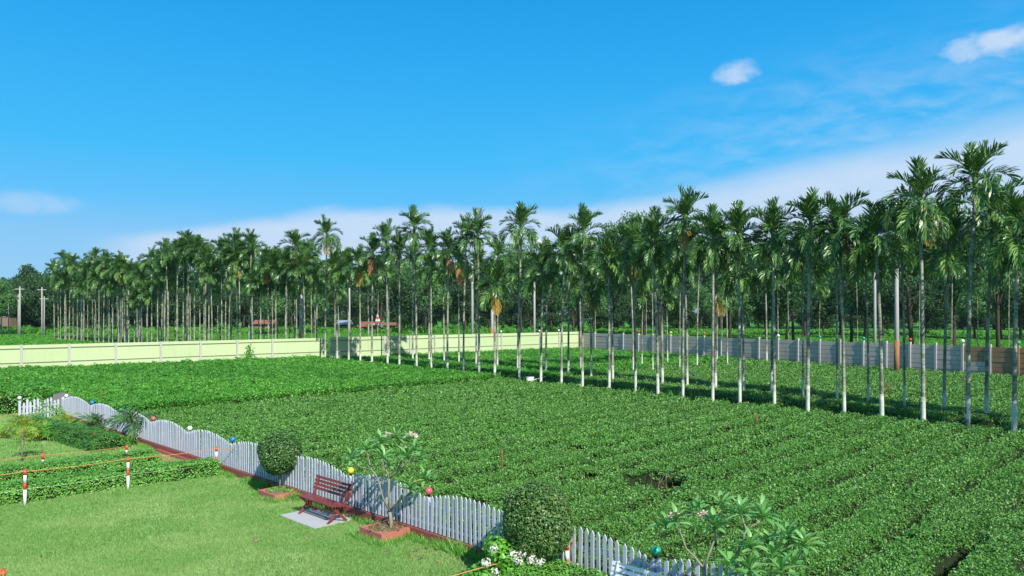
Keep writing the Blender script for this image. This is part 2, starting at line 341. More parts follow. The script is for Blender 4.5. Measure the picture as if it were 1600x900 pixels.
rng = np.random.default_rng(3)
def sprig_mesh(name, mat, n, rad, L, W, hgt, seed, upright=.5):
    r = np.random.default_rng(seed); a = r.uniform(0, 2*pi, n); q = rad*np.sqrt(r.uniform(0, 1, n))
    P = np.stack([q*np.cos(a), q*np.sin(a), r.uniform(-hgt, hgt*.6, n)], 1)
    N = np.stack([r.normal(0, 1, n), r.normal(0, 1, n), r.uniform(.3, 1.6, n)*(1.5-upright)], 1)
    return quads_mesh(name, leaf_quads(P, N, L, W, r, .12), mat, r.uniform(0, 1, n))
def tuft_mesh(name, mat, n, rad, h, w, seed):
    r = np.random.default_rng(seed); Q = []
    for i in range(n):
        a = r.uniform(0, 2*pi); q = rad*sqrt(r.uniform()); x, y = q*cos(a), q*sin(a); b = r.uniform(0, 2*pi); hh = h*r.uniform(.6, 1.3); le = r.uniform(.2, 1.1)*hh
        d = r.uniform(0, 2*pi); cx, cy = cos(d)*w/2, sin(d)*w/2
        Q.append([(x-cx, y-cy, -.01), (x+cx, y+cy, -.01), (x+cos(b)*le+cx*.3, y+sin(b)*le+cy*.3, hh), (x+cos(b)*le-cx*.3, y+sin(b)*le-cy*.3, hh)])
    return quads_mesh(name, np.array(Q), mat, r.uniform(0, 1, n))

def to_xy(u, v): return F0[0]+U[0]*u+V[0]*v, F0[1]+U[1]*u+V[1]*v
def in_view(x, y, m=2.5): return (np.abs(x) < .74*y+m) & (y > 7)

ROW1 = lambda u: 22.85+(u+5)*.068            # front row of palms: its v at u
def tea_height(u, v, h0, seed, rows=True, gapamt=1.0, spacing=1.25):
    w = u+.25*(fnoise(v*.25, u*.1, seed+5, 2)-.5)
    ph = np.abs(((w/spacing) % 1.0)-.5)*spacing; gap = np.exp(-((.5*spacing-ph)/.145)**2)
    keep = .25+.75*np.clip((vnoise(v*.45, np.floor(w/spacing+.5)*3.1, seed+9)-.22)*3, 0, 1)
    h = h0+.09*(fnoise(u*.45, v*.3, seed, 3)-.5)+.09*(fnoise(u*1.6, v*1.6, seed+3, 2)-.5)
    if rows: h = h-gapamt*gap*keep*.56
    h = h-.30*gapamt*np.clip((.30-vnoise(u*4.3, v*3.7, seed+33))*5, 0, 1)*np.clip((fnoise(u*.5+7, v*.5, seed+40, 2)-.35)*4, 0, 1)
    holes = np.clip((.20-vnoise(u*1.9, v*1.3, seed+21))*6, 0, 1); h = h-holes*.34*gapamt
    return h
HOLE = np.array([3.74, 19.7])
def front_h(u, v):
    h = tea_height(u, v, .66, 1); x, y = to_xy(u, v)
    a = (x-HOLE[0])*V[0]+(y-HOLE[1])*V[1]; b = (x-HOLE[0])*U[0]+(y-HOLE[1])*U[1]
    d = (a/1.0)**2+(b/.85)**2+.9*(fnoise(x*2, y*2, 77, 2)-.5)
    h = h-.62*np.clip(1.9-1.5*d, 0, 1)
    return h
def plot(name, inside, hf, umin, umax, vmin, vmax, protos_ng, label, dens, matb, edge_h, rings, nproto=4):
    """a block of tea: dark base surface (skirts down at its edges) carrying sprigs on top and down its sides"""
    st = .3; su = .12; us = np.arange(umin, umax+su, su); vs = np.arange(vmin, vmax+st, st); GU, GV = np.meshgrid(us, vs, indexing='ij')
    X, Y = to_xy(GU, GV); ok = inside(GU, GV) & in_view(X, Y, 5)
    H = np.where(inside(GU, GV), hf(GU, GV)-.09, 0.0); H = np.maximum(H, 0.014)  # dark base stays above the soil, so its colour shades gaps and hole floor
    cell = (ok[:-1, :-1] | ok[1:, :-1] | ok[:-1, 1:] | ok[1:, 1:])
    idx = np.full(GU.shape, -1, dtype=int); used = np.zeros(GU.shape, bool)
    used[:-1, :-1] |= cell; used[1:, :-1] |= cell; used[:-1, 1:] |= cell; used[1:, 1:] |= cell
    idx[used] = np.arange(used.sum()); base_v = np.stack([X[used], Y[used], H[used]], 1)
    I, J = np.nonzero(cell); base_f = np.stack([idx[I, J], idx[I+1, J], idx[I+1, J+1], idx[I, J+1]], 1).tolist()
    Ps = []; Ss = []; Rs = []
    for (d0, d1, sp_, sc) in rings:
        sp_ = sp_/dens
        a, b = np.meshgrid(np.arange(umin, umax, sp_), np.arange(vmin, vmax, sp_), indexing='ij'); a = a.ravel(); b = b.ravel()
        a = a+rng.uniform(-.5, .5, len(a))*sp_; b = b+rng.uniform(-.5, .5, len(b))*sp_
        x, y = to_xy(a, b); k = inside(a, b) & in_view(x, y) & (y >= d0) & (y < d1); a = a[k]; b = b[k]; x = x[k]; y = y[k]
        h = hf(a, b); kk = (h > edge_h-.13) | (rng.uniform(0, 1, len(h)) < .14); a = a[kk]; b = b[kk]; x = x[kk]; y = y[kk]; h = h[kk]
        P = np.stack([x, y, h+rng.normal(0, .022, len(x))-.03], 1)
        Ps.append(P); Ss.append(sc*rng.uniform(.8, 1.25, len(P))); Rs.append(np.stack([rng.normal(0, .25, len(P)), rng.normal(0, .25, len(P)), rng.uniform(0, 6.28, len(P))], 1))
        # sides: where a step outwards leaves the block
        for (da, db, ang) in ((-.18, 0, 0), (0, -.18, 1), (.18, 0, 2), (0, .18, 3)):
            e = ~inside(a+da, b+db)
            if not e.any(): continue
            rep = 4; xa = np.repeat(x[e], rep); ya = np.repeat(y[e], rep); hh = np.repeat(h[e], rep)
            ox, oy = (U if da else V)*np.sign(da+db)
            z = hh*(1-.55*rng.uniform(.05, 1, len(hh))**1.3); P = np.stack([xa+ox*.12+rng.normal(0, .06, len(xa)), ya+oy*.12+rng.normal(0, .06, len(ya)), z], 1)
            Ps.append(P); Ss.append(sc*rng.uniform(.8, 1.2, len(P)))
            tilt = Vector((0, 0, 1)).rotation_difference(Vector((ox, oy, .5))).to_euler()
            Rs.append(np.stack([np.full(len(P), tilt.x)+rng.normal(0, .3, len(P)), np.full(len(P), tilt.y)+rng.normal(0, .3, len(P)), np.full(len(P), tilt.z)], 1))
    P = np.vstack(Ps); S = np.concatenate(Ss); Rr = np.vstack(Rs)
    o = scatter_object(name, base_v, base_f, P, Rr, S, rng.integers(0, nproto, len(P)), protos_ng, matb)
    tag(o, label, None, None, 'stuff'); print(name, len(P)); return o

tea_ng = scatter_tree('tea_scatter', [proto('tea_sprig_src', sprig_mesh('tea_sprig', M['tea'], 15, .080, .054, .024, .06, s, .55)) for s in range(4)])
teab_ng = scatter_tree('bright_tea_scatter', [proto('bright_tea_sprig_src', sprig_mesh('bright_tea_sprig', M['tea_bright'], 14, .085, .07, .028, .06, s+10, .6)) for s in range(4)])
RINGS = [(0, 17, .066, 1.0), (17, 24, .082, 1.25), (24, 36, .10, 1.6), (36, 60, .145, 2.1), (60, 110, .20, 2.7)]

GW = lambda v: 53.3-.098*(v-3.4)             # green wall: its u at v
WV = lambda u: 51.9+.18*(u+.4)               # grey wall: its v at u
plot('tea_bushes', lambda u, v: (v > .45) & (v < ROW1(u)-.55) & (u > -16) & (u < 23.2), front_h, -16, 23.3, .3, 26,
     tea_ng, 'large trimmed tea plot in low rows behind the picket fence', 1.0, M['tea_wood_shade'], .6, RINGS)
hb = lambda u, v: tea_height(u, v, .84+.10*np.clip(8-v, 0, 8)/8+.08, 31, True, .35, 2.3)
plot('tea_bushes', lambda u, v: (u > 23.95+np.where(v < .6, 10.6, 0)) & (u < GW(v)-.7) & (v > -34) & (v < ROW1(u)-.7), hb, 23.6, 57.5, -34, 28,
     teab_ng, 'bright green taller tea plot before the left pale green wall', 1.0, M['tea_wood_shade'], .8, RINGS)
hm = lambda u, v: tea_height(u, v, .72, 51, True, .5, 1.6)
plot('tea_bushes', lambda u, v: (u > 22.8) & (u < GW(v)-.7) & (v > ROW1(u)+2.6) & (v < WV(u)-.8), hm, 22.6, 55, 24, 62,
     teab_ng, 'bright green tea plot in the far corner beyond the palm rows', 1.0, M['tea_wood_shade'], .7, RINGS)
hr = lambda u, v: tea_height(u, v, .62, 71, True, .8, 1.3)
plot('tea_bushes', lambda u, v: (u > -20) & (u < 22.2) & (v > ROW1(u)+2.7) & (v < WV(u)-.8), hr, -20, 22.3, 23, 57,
     tea_ng, 'trimmed tea plot between the palm rows and the grey concrete wall', 1.0, M['tea_wood_shade'], .6, RINGS)

# ground sheets
def sheet(name, pts, z, mat, label=None, kind='structure'):
    b = MB(); b.add([(p[0], p[1], z) for p in pts], [tuple(range(len(pts)))]); o = b.obj(name, mat); tag(o, label, None, None, kind); return o
b = MB(); b.add([(-1200, -60, 0), (1200, -60, 0), (1200, 2200, 0), (-1200, 2200, 0)], [(0, 1, 2, 3)]); tag(b.obj('ground', M['soil']), 'bare and weedy soil of the whole site', None, None, 'structure')
def P2(u, v): p = uv(u, v); return (p.x, p.y)
sheet('lawn', [P2(-16, -.05), P2(36, -.05), P2(36, -40), P2(-16, -40)], .004, M['lawn'], 'lawn of the garden inside the picket fence')
far = [P2(GW(-60)+.5, -60), P2(GW(62)+.3, 62.2), P2(-60, WV(-60)+.4)]
sheet('far_field', [far[0], (-420, 150), (-420, 700), (500, 700), (500, 60), far[2], P2(GW(62)+.3, 62.2)], .35, M['field'], 'bright green crop field beyond the boundary walls')

# lawn grass
grass_ng = scatter_tree('grass_scatter', [proto('grass_src', tuft_mesh('grass_tuft', M['grass'], 16, .045, .04, .010, s)) for s in range(4)])
def grass(name, inside, label, rings, ng, umin, umax, vmin, vmax, z=.004, scl=1.0):
    Ps = []; Ss = []
    for d0, d1, sp_, sc in rings:
        a, b_ = np.meshgrid(np.arange(umin, umax, sp_), np.arange(vmin, vmax, sp_), indexing='ij'); a = a.ravel()+rng.uniform(-.5, .5, a.size)*sp_; b_ = b_.ravel()+rng.uniform(-.5, .5, b_.size)*sp_
        x, y = to_xy(a, b_); k = inside(a, b_, x, y) & in_view(x, y, 1.0) & (y >= d0) & (y < d1)
        x = x[k]; y = y[k]; Ps.append(np.stack([x, y, np.full(len(x), z)], 1))
        tall = 1+.9*np.clip((fnoise(x*.9, y*.9, 5, 3)-.55)*4, 0, 1)
        Ss.append(sc*scl*rng.uniform(.7, 1.2, len(x))*tall)
    P = np.vstack(Ps); S = np.concatenate(Ss); Rr = np.stack([rng.normal(0, .1, len(P)), rng.normal(0, .1, len(P)), rng.uniform(0, 6.28, len(P))], 1)
    o = scatter_object(name, np.zeros((0, 3)), [], P, Rr, S, rng.integers(0, 4, len(P)), ng, M['lawn']); tag(o, label, None, None, 'stuff'); print(name, len(P)); return o
SLAB_C = (-4.75, 18.05)
def lawn_in(u, v, x, y):
    a = (x-SLAB_C[0])*U[0]+(y-SLAB_C[1])*U[1]; b_ = (x-SLAB_C[0])*V[0]+(y-SLAB_C[1])*V[1]
    return (v < -.08) & ~((np.abs(a) < .80) & (np.abs(b_) < .55))
grass('grass', lawn_in, 'short green lawn grass in the garden', [(8, 18, .046, 1.0), (18, 24, .06, 1.2), (24, 42, .09, 1.7)], grass_ng, -10, 36, -24, 0)
weed_ng = scatter_tree('weed_scatter', [proto('weed_src', tuft_mesh('weed_tuft', M['hedge_dark'], 14, .06, .14, .022, s+20)) for s in range(4)])
grass('weeds', lambda u, v, x, y: ((v > ROW1(u)-.6) & (v < ROW1(u)+2.7) & (u < GW(v)-.5)) | ((u > 22.1) & (u < 22.9) & (v > ROW1(u)) & (v < WV(22)-.5)) | ((u > 23.1) & (u < 23.8) & (v > .4) & (v < ROW1(u))),
      'low weeds on the strips between the tea plots', [(8, 40, .16, 1.8), (40, 90, .3, 2.8)], weed_ng, -20, 55, .4, 60, 0.0)
tuft_ng = scatter_tree('edge_grass_scatter', [proto('edge_grass_src', tuft_mesh('edge_grass_tuft', M['hedge'], 12, .05, .13, .012, s+40)) for s in range(4)])
pl_c = [(-6.26, 20.2), (-2.82, 16.6)]
def edge_in(u, v, x, y):
    k = (v > -.30) & (v < -.09) & ~((u > 13.2) & (u < 16.7)) & (vnoise(u*1.3, v*0, 3) > .35)
    for cx, cy in pl_c:
        a = np.abs((x-cx)*U[0]+(y-cy)*U[1]); b_ = np.abs((x-cx)*V[0]+(y-cy)*V[1]); mx = np.maximum(a, b_); k |= (mx > .46) & (mx < .62) & (vnoise(x*3, y*3, 8) > .35)
    return k
grass('edge_grass', edge_in, 'longer unmown grass along the fence base and planters', [(8, 40, .07, 1.0)], tuft_ng, -8, 36, -1.8, 0)
fieldg_ng = scatter_tree('field_scatter', [proto('field_src', sprig_mesh('field_sprig', M['field_leaf'], 40, .55, .34, .12, .12, s+60, .6)) for s in range(4)])
# crop foliage beyond the walls
n_ = 26000; yy = np.sqrt(rng.uniform(58**2, 175**2, n_)); xx = rng.uniform(-.72, .72, n_)*yy
uu = (xx-F0[0])*U[0]+(yy-F0[1])*U[1]; vv = (xx-F0[0])*V[0]+(yy-F0[1])*V[1]; k = (uu > GW(vv)+1.2) | (vv > WV(uu)+1.2); xx = xx[k]; yy = yy[k]
P = np.stack([xx, yy, np.full(len(xx), .42)], 1)
o = scatter_object('crop_foliage', np.zeros((0, 3)), [], P, np.stack([rng.normal(0, .1, len(P)), rng.normal(0, .1, len(P)), rng.uniform(0, 6.28, len(P))], 1), rng.uniform(.8, 1.5, len(P)), rng.integers(0, 4, len(P)), fieldg_ng, M['field'])
tag(o, 'bright green crop growing beyond the boundary walls', None, None, 'stuff')

# ------------------------------------------------------------ boundary walls
def place_box_parts(): pass
ORD = ['first', 'second', 'third', 'fourth', 'fifth', 'sixth', 'seventh', 'eighth', 'ninth', 'tenth', 'eleventh', 'twelfth', 'thirteenth', 'fourteenth', 'fifteenth', 'sixteenth', 'seventeenth', 'eighteenth',
       'nineteenth', 'twentieth', 'twenty-first', 'twenty-second', 'twenty-third', 'twenty-fourth', 'twenty-fifth', 'twenty-sixth', 'twenty-seventh', 'twenty-eighth', 'twenty-ninth']+[t_+u_ for t_ in ('thirty', 'forty', 'fifty', 'sixty', 'seventy') for u_ in ('', '-first', '-second', '-third', '-fourth', '-fifth', '-sixth', '-seventh', '-eighth', '-ninth')]
ORD = [o_.replace('thirty', 'thirtieth').replace('forty', 'fortieth').replace('fifty', 'fiftieth').replace('sixty', 'sixtieth').replace('seventy', 'seventieth') if o_ in ('thirty', 'forty', 'fifty', 'sixty', 'seventy') else o_ for o_ in ORD]
ZONES = ((150, 'at the left end of the picture'), (420, 'behind the left palms'), (700, 'behind the palms left of centre'), (980, 'behind the centre palms'), (1260, 'behind the palms right of centre'), (9999, 'behind the rightmost palms'))
def zone(px_): return next(z_ for x_, z_ in ZONES if px_ < x_)
#
def hit(px, A, B):
    """where the sight line through photo column px crosses the ground line A-B -> parameter along it in metres"""
    k = (px-800)/FPX; dxy = (B-A); L = dxy.length; d = dxy/L
    return (k*A.y-A.x)/(d.x-k*d.y)
def unit_box(name, mat, sx, sy, sz, bev=.0):
    b = MB(); b.box(-sx/2, sx/2, -sy/2, sy/2, 0, sz); return b.mesh(name, mat)
box_cache = {}
def cbox(name, mat):
    key = (name, mat.name)
    if key not in box_cache: box_cache[key] = unit_box(name, mat, 1, 1, 1)
    return box_cache[key]
def boxpart(name, mat, parent, loc, size, rz=0.0, tilt=0.0):
    return link(name, cbox(name, mat), parent, loc, (tilt, 0, rz), size)

def green_wall(A, B, posts, H, label, posth=.0):
    d = (B-A); L = d.length; rz = atan2(d.y, d.x); root = empty('boundary_wall', A, rz, label, 'wall')
    s = sorted(posts); s = [0.0]+[q for q in s if .5 < q < L-.5]+[L]
    rows = ((0.0, 1.30), (1.315, 2.36), (2.375, H))
    for i in range(len(s)-1):
        x0, x1 = s[i]+.03, s[i+1]-.03; w = x1-x0; cx = (x0+x1)/2
        for j, (z0, z1) in enumerate(rows):
            boxpart('wall_panel', M['wall_green'], root, (cx+rnd.uniform(-.004, .004), .012*j+rnd.uniform(-.004, .004), z0), (w, .07, z1-z0), rnd.uniform(-.002, .002))
        for zz in (1.30, 2.36): boxpart('seam_strip', M['wall_seam'], root, (cx, -.035, zz-.03+rnd.uniform(-.01, .01)), (w, .05, .065))
    for q in s: boxpart('post', M['wall_post'], root, (q, -.05, 0), (.17, .14, H+.03), 0)
    return root
def V3(x, y): return Vector((x, y, 0))
GA = at(-140, 590, .65)
WL0 = V3(-36.4, 54.8); WL1 = V3(-17.9, 71.0)
dirL = (WL1-WL0).normalized(); A0 = WL0-dirL*20
ps = [hit(px, A0, WL1) for px in (33, 108, 181, 251, 313, 370, 425)]; step = ps[1]-ps[0]
ps = [ps[0]-step*(i+1) for i in range(5)]+ps
green_wall(A0, WL1, ps, 2.62, 'pale green boundary wall, left stretch behind the bright tea plot')
WL2 = V3(-17.2, 70.2); WL3 = V3(8.25, 92.3)
ps = [hit(px, WL2, WL3) for px in (508, 556, 600, 640, 679, 717, 745, 783, 843, 873)]
green_wall(WL2, WL3, ps, 2.68, 'pale green boundary wall, stretch behind the palms ending at the grey wall')
# small white knobs on the far posts of the green wall
for px in (783, 843, 873):
    p = WL2+(WL3-WL2).normalized()*hit(px, WL2, WL3); b = MB(); b.tube([(0, 0, 0), (0, 0, .08)], .03, 6)
    r_ = empty('wall_lamp', (p.x, p.y, 2.71), 0, {783: 'white knob lamp on the green wall, leftmost of three', 843: 'white knob lamp on the green wall, middle of three', 873: 'white knob lamp on the green wall nearest the corner'}[px], 'lamp', 'white knob lamps on the green wall')
    b.obj('stem', M['black'], r_)
    b = MB(); b.tube([(0, 0, .08), (0, 0, .11), (0, 0, .19), (0, 0, .26), (0, 0, .29)], [.05, .1, .13, .1, .03], 10); b.obj('globe', M['globe_white'], r_, True)

# grey precast wall
G0 = V3(8.6, 92.0); G1 = V3(40.5, 45.6)
d = (G1-G0); L = d.length; dn = d/L; rz = atan2(d.y, d.x)
root = empty('boundary_wall', G0, rz, 'grey precast concrete wall with posts running off to the right', 'wall')
gp = [0.15]+[hit(px, G0, G1) for px in (930, 956, 974, 998, 1020, 1048, 1074, 1100, 1127, 1155, 1186, 1216, 1247, 1281, 1313, 1349, 1385, 1422, 1462, 1504, 1547, 1591)]
gp += [gp[-1]+2.25*(i+1) for i in range(3)]
for i in range(len(gp)-1):
    x0, x1 = gp[i]+.07, gp[i+1]-.07; px_mid = i
    for j in range(7):
        mud = (i >= 21) or (i == 20 and j >= 4) or (i == 19 and j == 6 and False)
        if i == 20 and j in (0,): mud = True
        mt = M['concrete_mud'] if mud else M['concrete']
        boxpart('concrete_panel', mt, root, ((x0+x1)/2, rnd.uniform(-.012, .012), j*.365+.003), (x1-x0, .06, .338), 0, rnd.uniform(-.006, .006))
for i in range(len(gp)-1): boxpart('joint_core', M['joint'], root, ((gp[i]+gp[i+1])/2, .012, 0), (gp[i+1]-gp[i]-.16, .022, 2.52))
for q in gp: boxpart('post', M['concrete_post'] if q < gp[-4] else M['concrete_mud'], root, (q, -.02, 0), (.17, .20, 2.72))
boxpart('brick_corner_post', M['brick_post'], root, (-.25, 0, 0), (.5, .30, 2.68))
gl = {998: 'red', 1048: 'yellow', 1100: 'red', 1216: 'white', 1281: 'green', 1349: 'green', 1504: 'white', 1591: 'green', 1422: 'red', 1155: 'white', 1547: 'white'}
seen_c = {}
for px in sorted(gl):
    if px in (1547,): continue
    q = hit(px, G0, G1); p = G0+dn*q; c_ = gl[px]; n2_ = seen_c.get(c_, 0); seen_c[c_] = n2_+1
    r_ = empty('wall_lamp', (p.x, p.y, 2.72), 0, '%s globe lamp on the grey wall, %s of its colour from the corner' % (c_, ORD[n2_]), 'lamp', 'globe lamps on the grey wall posts')
    b = MB(); b.tube([(0, 0, 0), (0, 0, .08)], .035, 6); b.obj('stem', M['black'], r_)
    b = MB(); b.tube([(0, 0, .07), (0, 0, .10), (0, 0, .19), (0, 0, .27), (0, 0, .30)], [.05, .11, .145, .11, .03], 10); b.obj('globe', M['globe_'+c_], r_, True)

# ------------------------------------------------------------ areca palms
def frond_mesh(name, e0, bend, L, mats, seed, young=False, limp=.35, n=32, half=False):
    """feather frond: arching rachis, two ranks of broad folded leaflets that droop at their tips"""
    r = random.Random(seed); b = MB(); seg = 9; pts = [Vector((.05, 0, 0))]; tang = []
    for i in range(seg+1):
        t = i/seg; a = R(e0-bend*t**1.25); tang.append(Vector((cos(a), 0, sin(a))))
        if i: pts.append(pts[-1]+tang[-1]*(L/seg))
    b.tube(pts, [.028*(1-.85*i/seg)+.003 for i in range(seg+1)], 4, 1, False)
    def pos(t):
        f = t*seg; i = min(int(f), seg-1); f -= i; return pts[i].lerp(pts[i+1], f), tang[i].lerp(tang[i+1], f).normalized()
    for i in range(n):
        t = .14+.86*(i+.5)/n; p, tg = pos(t); nr = Vector((-tg.z, 0, tg.x))
        ll = L*.42*r.uniform(.8, 1.1)*(sin(pi*(.16+.80*t)))**.55*r.uniform(.85, 1.1)
        for sgn in (-1, 1):
            side = Vector((0, sgn, 0)); ph = R(56-34*t+r.uniform(-11, 11))
            dr = (tg*cos(ph)+side*sin(ph)+nr*r.uniform(-.05, .65)).normalized()
            w = .0325*L/2*r.uniform(.75, 1.3); wd = tg.cross(dr).cross(dr).normalized()
            wd = (tg - dr*tg.dot(dr)).normalized()
            p1 = p+dr*ll*.5; d2 = (dr+Vector((0, 0, -1))*limp*r.uniform(.6, 1.7)).normalized(); p2 = p1+d2*ll*.32; d3 = (d2+Vector((0, 0, -1))*limp*1.2).normalized(); p3 = p2+d3*ll*.22
            b.add([p-wd*w*.35, p+wd*w*.35, p1+wd*w, p1-wd*w, p2+wd*w*.8, p2-wd*w*.8, p3], [(0, 1, 2, 3), (3, 2, 4, 5), (5, 4, 6)], 0, r.random())
    return b.mesh(name, mats, False, True)
PM = [M['palm'], M['crownshaft']]; PY = [M['palm_lit_pale'], M['crownshaft']]
FR = {k: [frond_mesh('frond', e, bd, Lf, PM, s*10+i, limp=lp) for i in range(3)] for s, (k, e, bd, Lf, lp) in enumerate((
    ('spear', 86, 18, 1.45, .03), ('up', 78, 72, 1.58, .10), ('mid', 60, 112, 1.58, .3), ('low', 32, 118, 1.60, .6), ('hang', -6, 80, 1.65, .9)))}
FR['hang_light'] = [frond_mesh('frond', 4, 88, 1.65, PY, 90+i, limp=.8) for i in range(2)]
FR['yellow'] = [frond_mesh('frond', -62, 26, 1.5, [M['palm_yellow'], M['palm_yellow']], 95+i, limp=2.2, n=15) for i in range(2)]
FR['brown'] = [frond_mesh('frond', -66, 22, 1.5, [M['palm_brown'], M['palm_brown']], 97+i, limp=2.4, n=15) for i in range(2)]
def trunk_meshes():
    out = []
    for s in range(9):
        r = random.Random(s+50); ax, ay = r.uniform(-.26, .26), r.uniform(-.2, .2); pts = []; rad = []; white = []
        for i in range(25):
            t = i/24; pts.append((ax*t*t+.03*ax*sin(9*t), ay*t*t, 8*t)); ring = .003*(i % 2)
            rad.append((.035*(1-t)**14+.088-.022*t)+ring)
        b = MB(); b.tube(pts, rad, 10); me = b.mesh('trunk', M['palm_trunk'], True)
        w = MB(); w.tube([Vector(p) for p in pts[:7]], [.136, .112, .102, .100, .099, .098, .096], 10); wm = w.mesh('limewashed_foot', M['lime_foot'], True)
        out.append((me, wm, pts[-1]))
    return out
# trunk bark: grey green with rings by height
m_, q, b_, o_ = principled('palm_trunk', .75, .25)
gpos = q.node('ShaderNodeNewGeometry').outputs['Position']; sx_ = q.node('ShaderNodeSeparateXYZ'); q.l.new(gpos, sx_.inputs[0])
ringn = q.m('SINE', q.m('MULTIPLY', sx_.outputs[2], 42.0)); nn = q.noise(gpos, 2.2, 4, .65); n4 = q.noise(gpos, 11, 3, .6)
c0 = q.mix(q.smooth(nn, .4, .6), (.14, .16, .095, 1), (.37, .375, .29, 1)); c0 = q.mix(q.m('MULTIPLY', q.smooth(n4, .55, .72), .7), c0, (.42, .42, .37, 1))
c0 = q.mix(q.m('MULTIPLY', q.smooth(ringn, .75, .98), .55), c0, (.09, .09, .06, 1)); q.l.new(c0, b_.inputs['Base Color'])
M['palm_trunk'] = m_
m_, q, b_, o_ = principled('limewash_on_trunk', .85, .2)
gpos = q.node('ShaderNodeNewGeometry').outputs['Position']; tcz = q.node('ShaderNodeTexCoord'); sx_ = q.node('ShaderNodeSeparateXYZ'); q.l.new(tcz.outputs['Object'], sx_.inputs[0])
nf = q.noise(gpos, 7, 4, .65); ng_ = q.noise(gpos, 2.5, 3, .6); wear = q.smooth(q.m('ADD', sx_.outputs[2], q.m('MULTIPLY', q.m('SUBTRACT', nf, .5), 1.5)), 1.55, 2.0)
mud_ = q.smooth(q.m('ADD', sx_.outputs[2], q.m('MULTIPLY', q.m('SUBTRACT', ng_, .5), 1.2)), .75, .25)
c0 = q.mix(q.smooth(ng_, .35, .65), (.66, .68, .54, 1), (.50, .54, .44, 1)); c0 = q.mix(q.m('MULTIPLY', q.smooth(nf, .58, .68), .6), c0, (.28, .30, .21, 1))
c0 = q.mix(wear, c0, (.30, .31, .24, 1)); c0 = q.mix(q.m('MULTIPLY', mud_, .7), c0, (.22, .22, .13, 1)); q.l.new(c0, b_.inputs['Base Color']); M['lime_foot'] = m_
TR = trunk_meshes()
b = MB(); b.tube([(0, 0, -.35), (0, 0, -.1), (0, 0, .2), (0, 0, .5), (0, 0, .75)], [.065, .10, .095, .06, .03], 9); SHAFT = b.mesh('crownshaft', M['crownshaft'], True)
def brush_mesh(seed, mat, nm='flower_brush'):
    r = random.Random(seed); b = MB()
    for i in range(46):
        a = r.uniform(0, 6.28); e = R(r.uniform(-15, 62)); Lb = r.uniform(.3, .62); p = Vector((0, 0, -.42)); d_ = Vector((cos(a)*cos(e), sin(a)*cos(e), sin(e)))
        p1 = p+d_*Lb*.55; p2 = p1+(d_+Vector((0, 0, -.7))).normalized()*Lb*.5; wd = Vector((-sin(a), cos(a), 0))*.016
        b.add([p-wd*.5, p+wd*.5, p1+wd, p1-wd, p2+wd*.4, p2-wd*.4], [(0, 1, 2, 3), (3, 2, 4, 5)], 0, r.random())
    return b.mesh(nm, mat, False, True)
BR = [brush_mesh(s, M['brush']) for s in range(3)]
def palm(x, y, ztop, label, group, flags='', seed=0, white=True, scale=1.0, z0=0.0):
    """ztop: height of the crown's highest leaf; the growing point sits about 2.2 m lower"""
    r = random.Random(seed*31+5); zc = ztop-1.72*scale-z0
    root = empty('areca_palm', (x, y, z0), r.uniform(0, 6.28), label, 'palm tree', group)
    tm, wm, tip = TR[seed % 9]; sz = max(zc-.35, 1.0)/8.0; fat = r.uniform(.74, 1.0)*(.72 if 'thin' in flags else 1)
    link('trunk', tm, root, scale=(fat, fat, sz))
    if white: link('limewashed_foot', wm, root, scale=(fat, fat, (1.62+r.uniform(-.15, .1))/2.0))
    cx, cy = tip[0]*fat, tip[1]*fat
    link('crownshaft', SHAFT, root, (cx, cy, zc), (r.uniform(-.05, .05), 0, 0), (1.05, 1.05, 1))
    if 'nobrush' not in flags and r.random() < .8: link('flower_brush', BR[seed % 3], root, (cx, cy, zc), (0, 0, r.uniform(0, 6)), (1, 1, 1.0))
    a = r.uniform(0, 6.28); droop = r.uniform(-.08, .12)
    kinds = ['spear', 'spear', 'up', 'up', 'up', 'up', 'mid', 'mid', 'mid', 'low', 'low', 'low', 'hang' , 'hang']
    if r.random() < .5: kinds.insert(4, 'mid')
    if r.random() < .9: kinds.append('hang_light')
    if r.random() < .5: kinds.append('hang_light')
    if r.random() < .4: kinds.append('low')
    if not white: kinds += ['hang', 'low', 'mid']
    else: kinds += ['hang']
    for i, kd in enumerate(kinds):
        s = scale*r.uniform(.86, 1.1); me = r.choice(FR[kd]); a += 2.4+r.uniform(-.25, .25)
        link('frond', me, root, (cx, cy, zc+(.45-.035*i)*scale), (0, droop+r.uniform(-.09, .09), a), (s, s, s))
    for fl in ('yellow', 'brown'):
        if fl in flags:
            for k_ in range(2):
                aa = -pi/2-root.rotation_euler.z+r.uniform(-.5, .5)+.4*k_; o = link('frond', FR[fl][k_], root, (cx+.18*cos(aa), cy+.18*sin(aa), zc-.05), (0, 0, aa), (scale, scale, scale))
                o['label'] = 'yellow orange dying frond' if fl == 'yellow' else 'brown dead hanging frond'
    return root
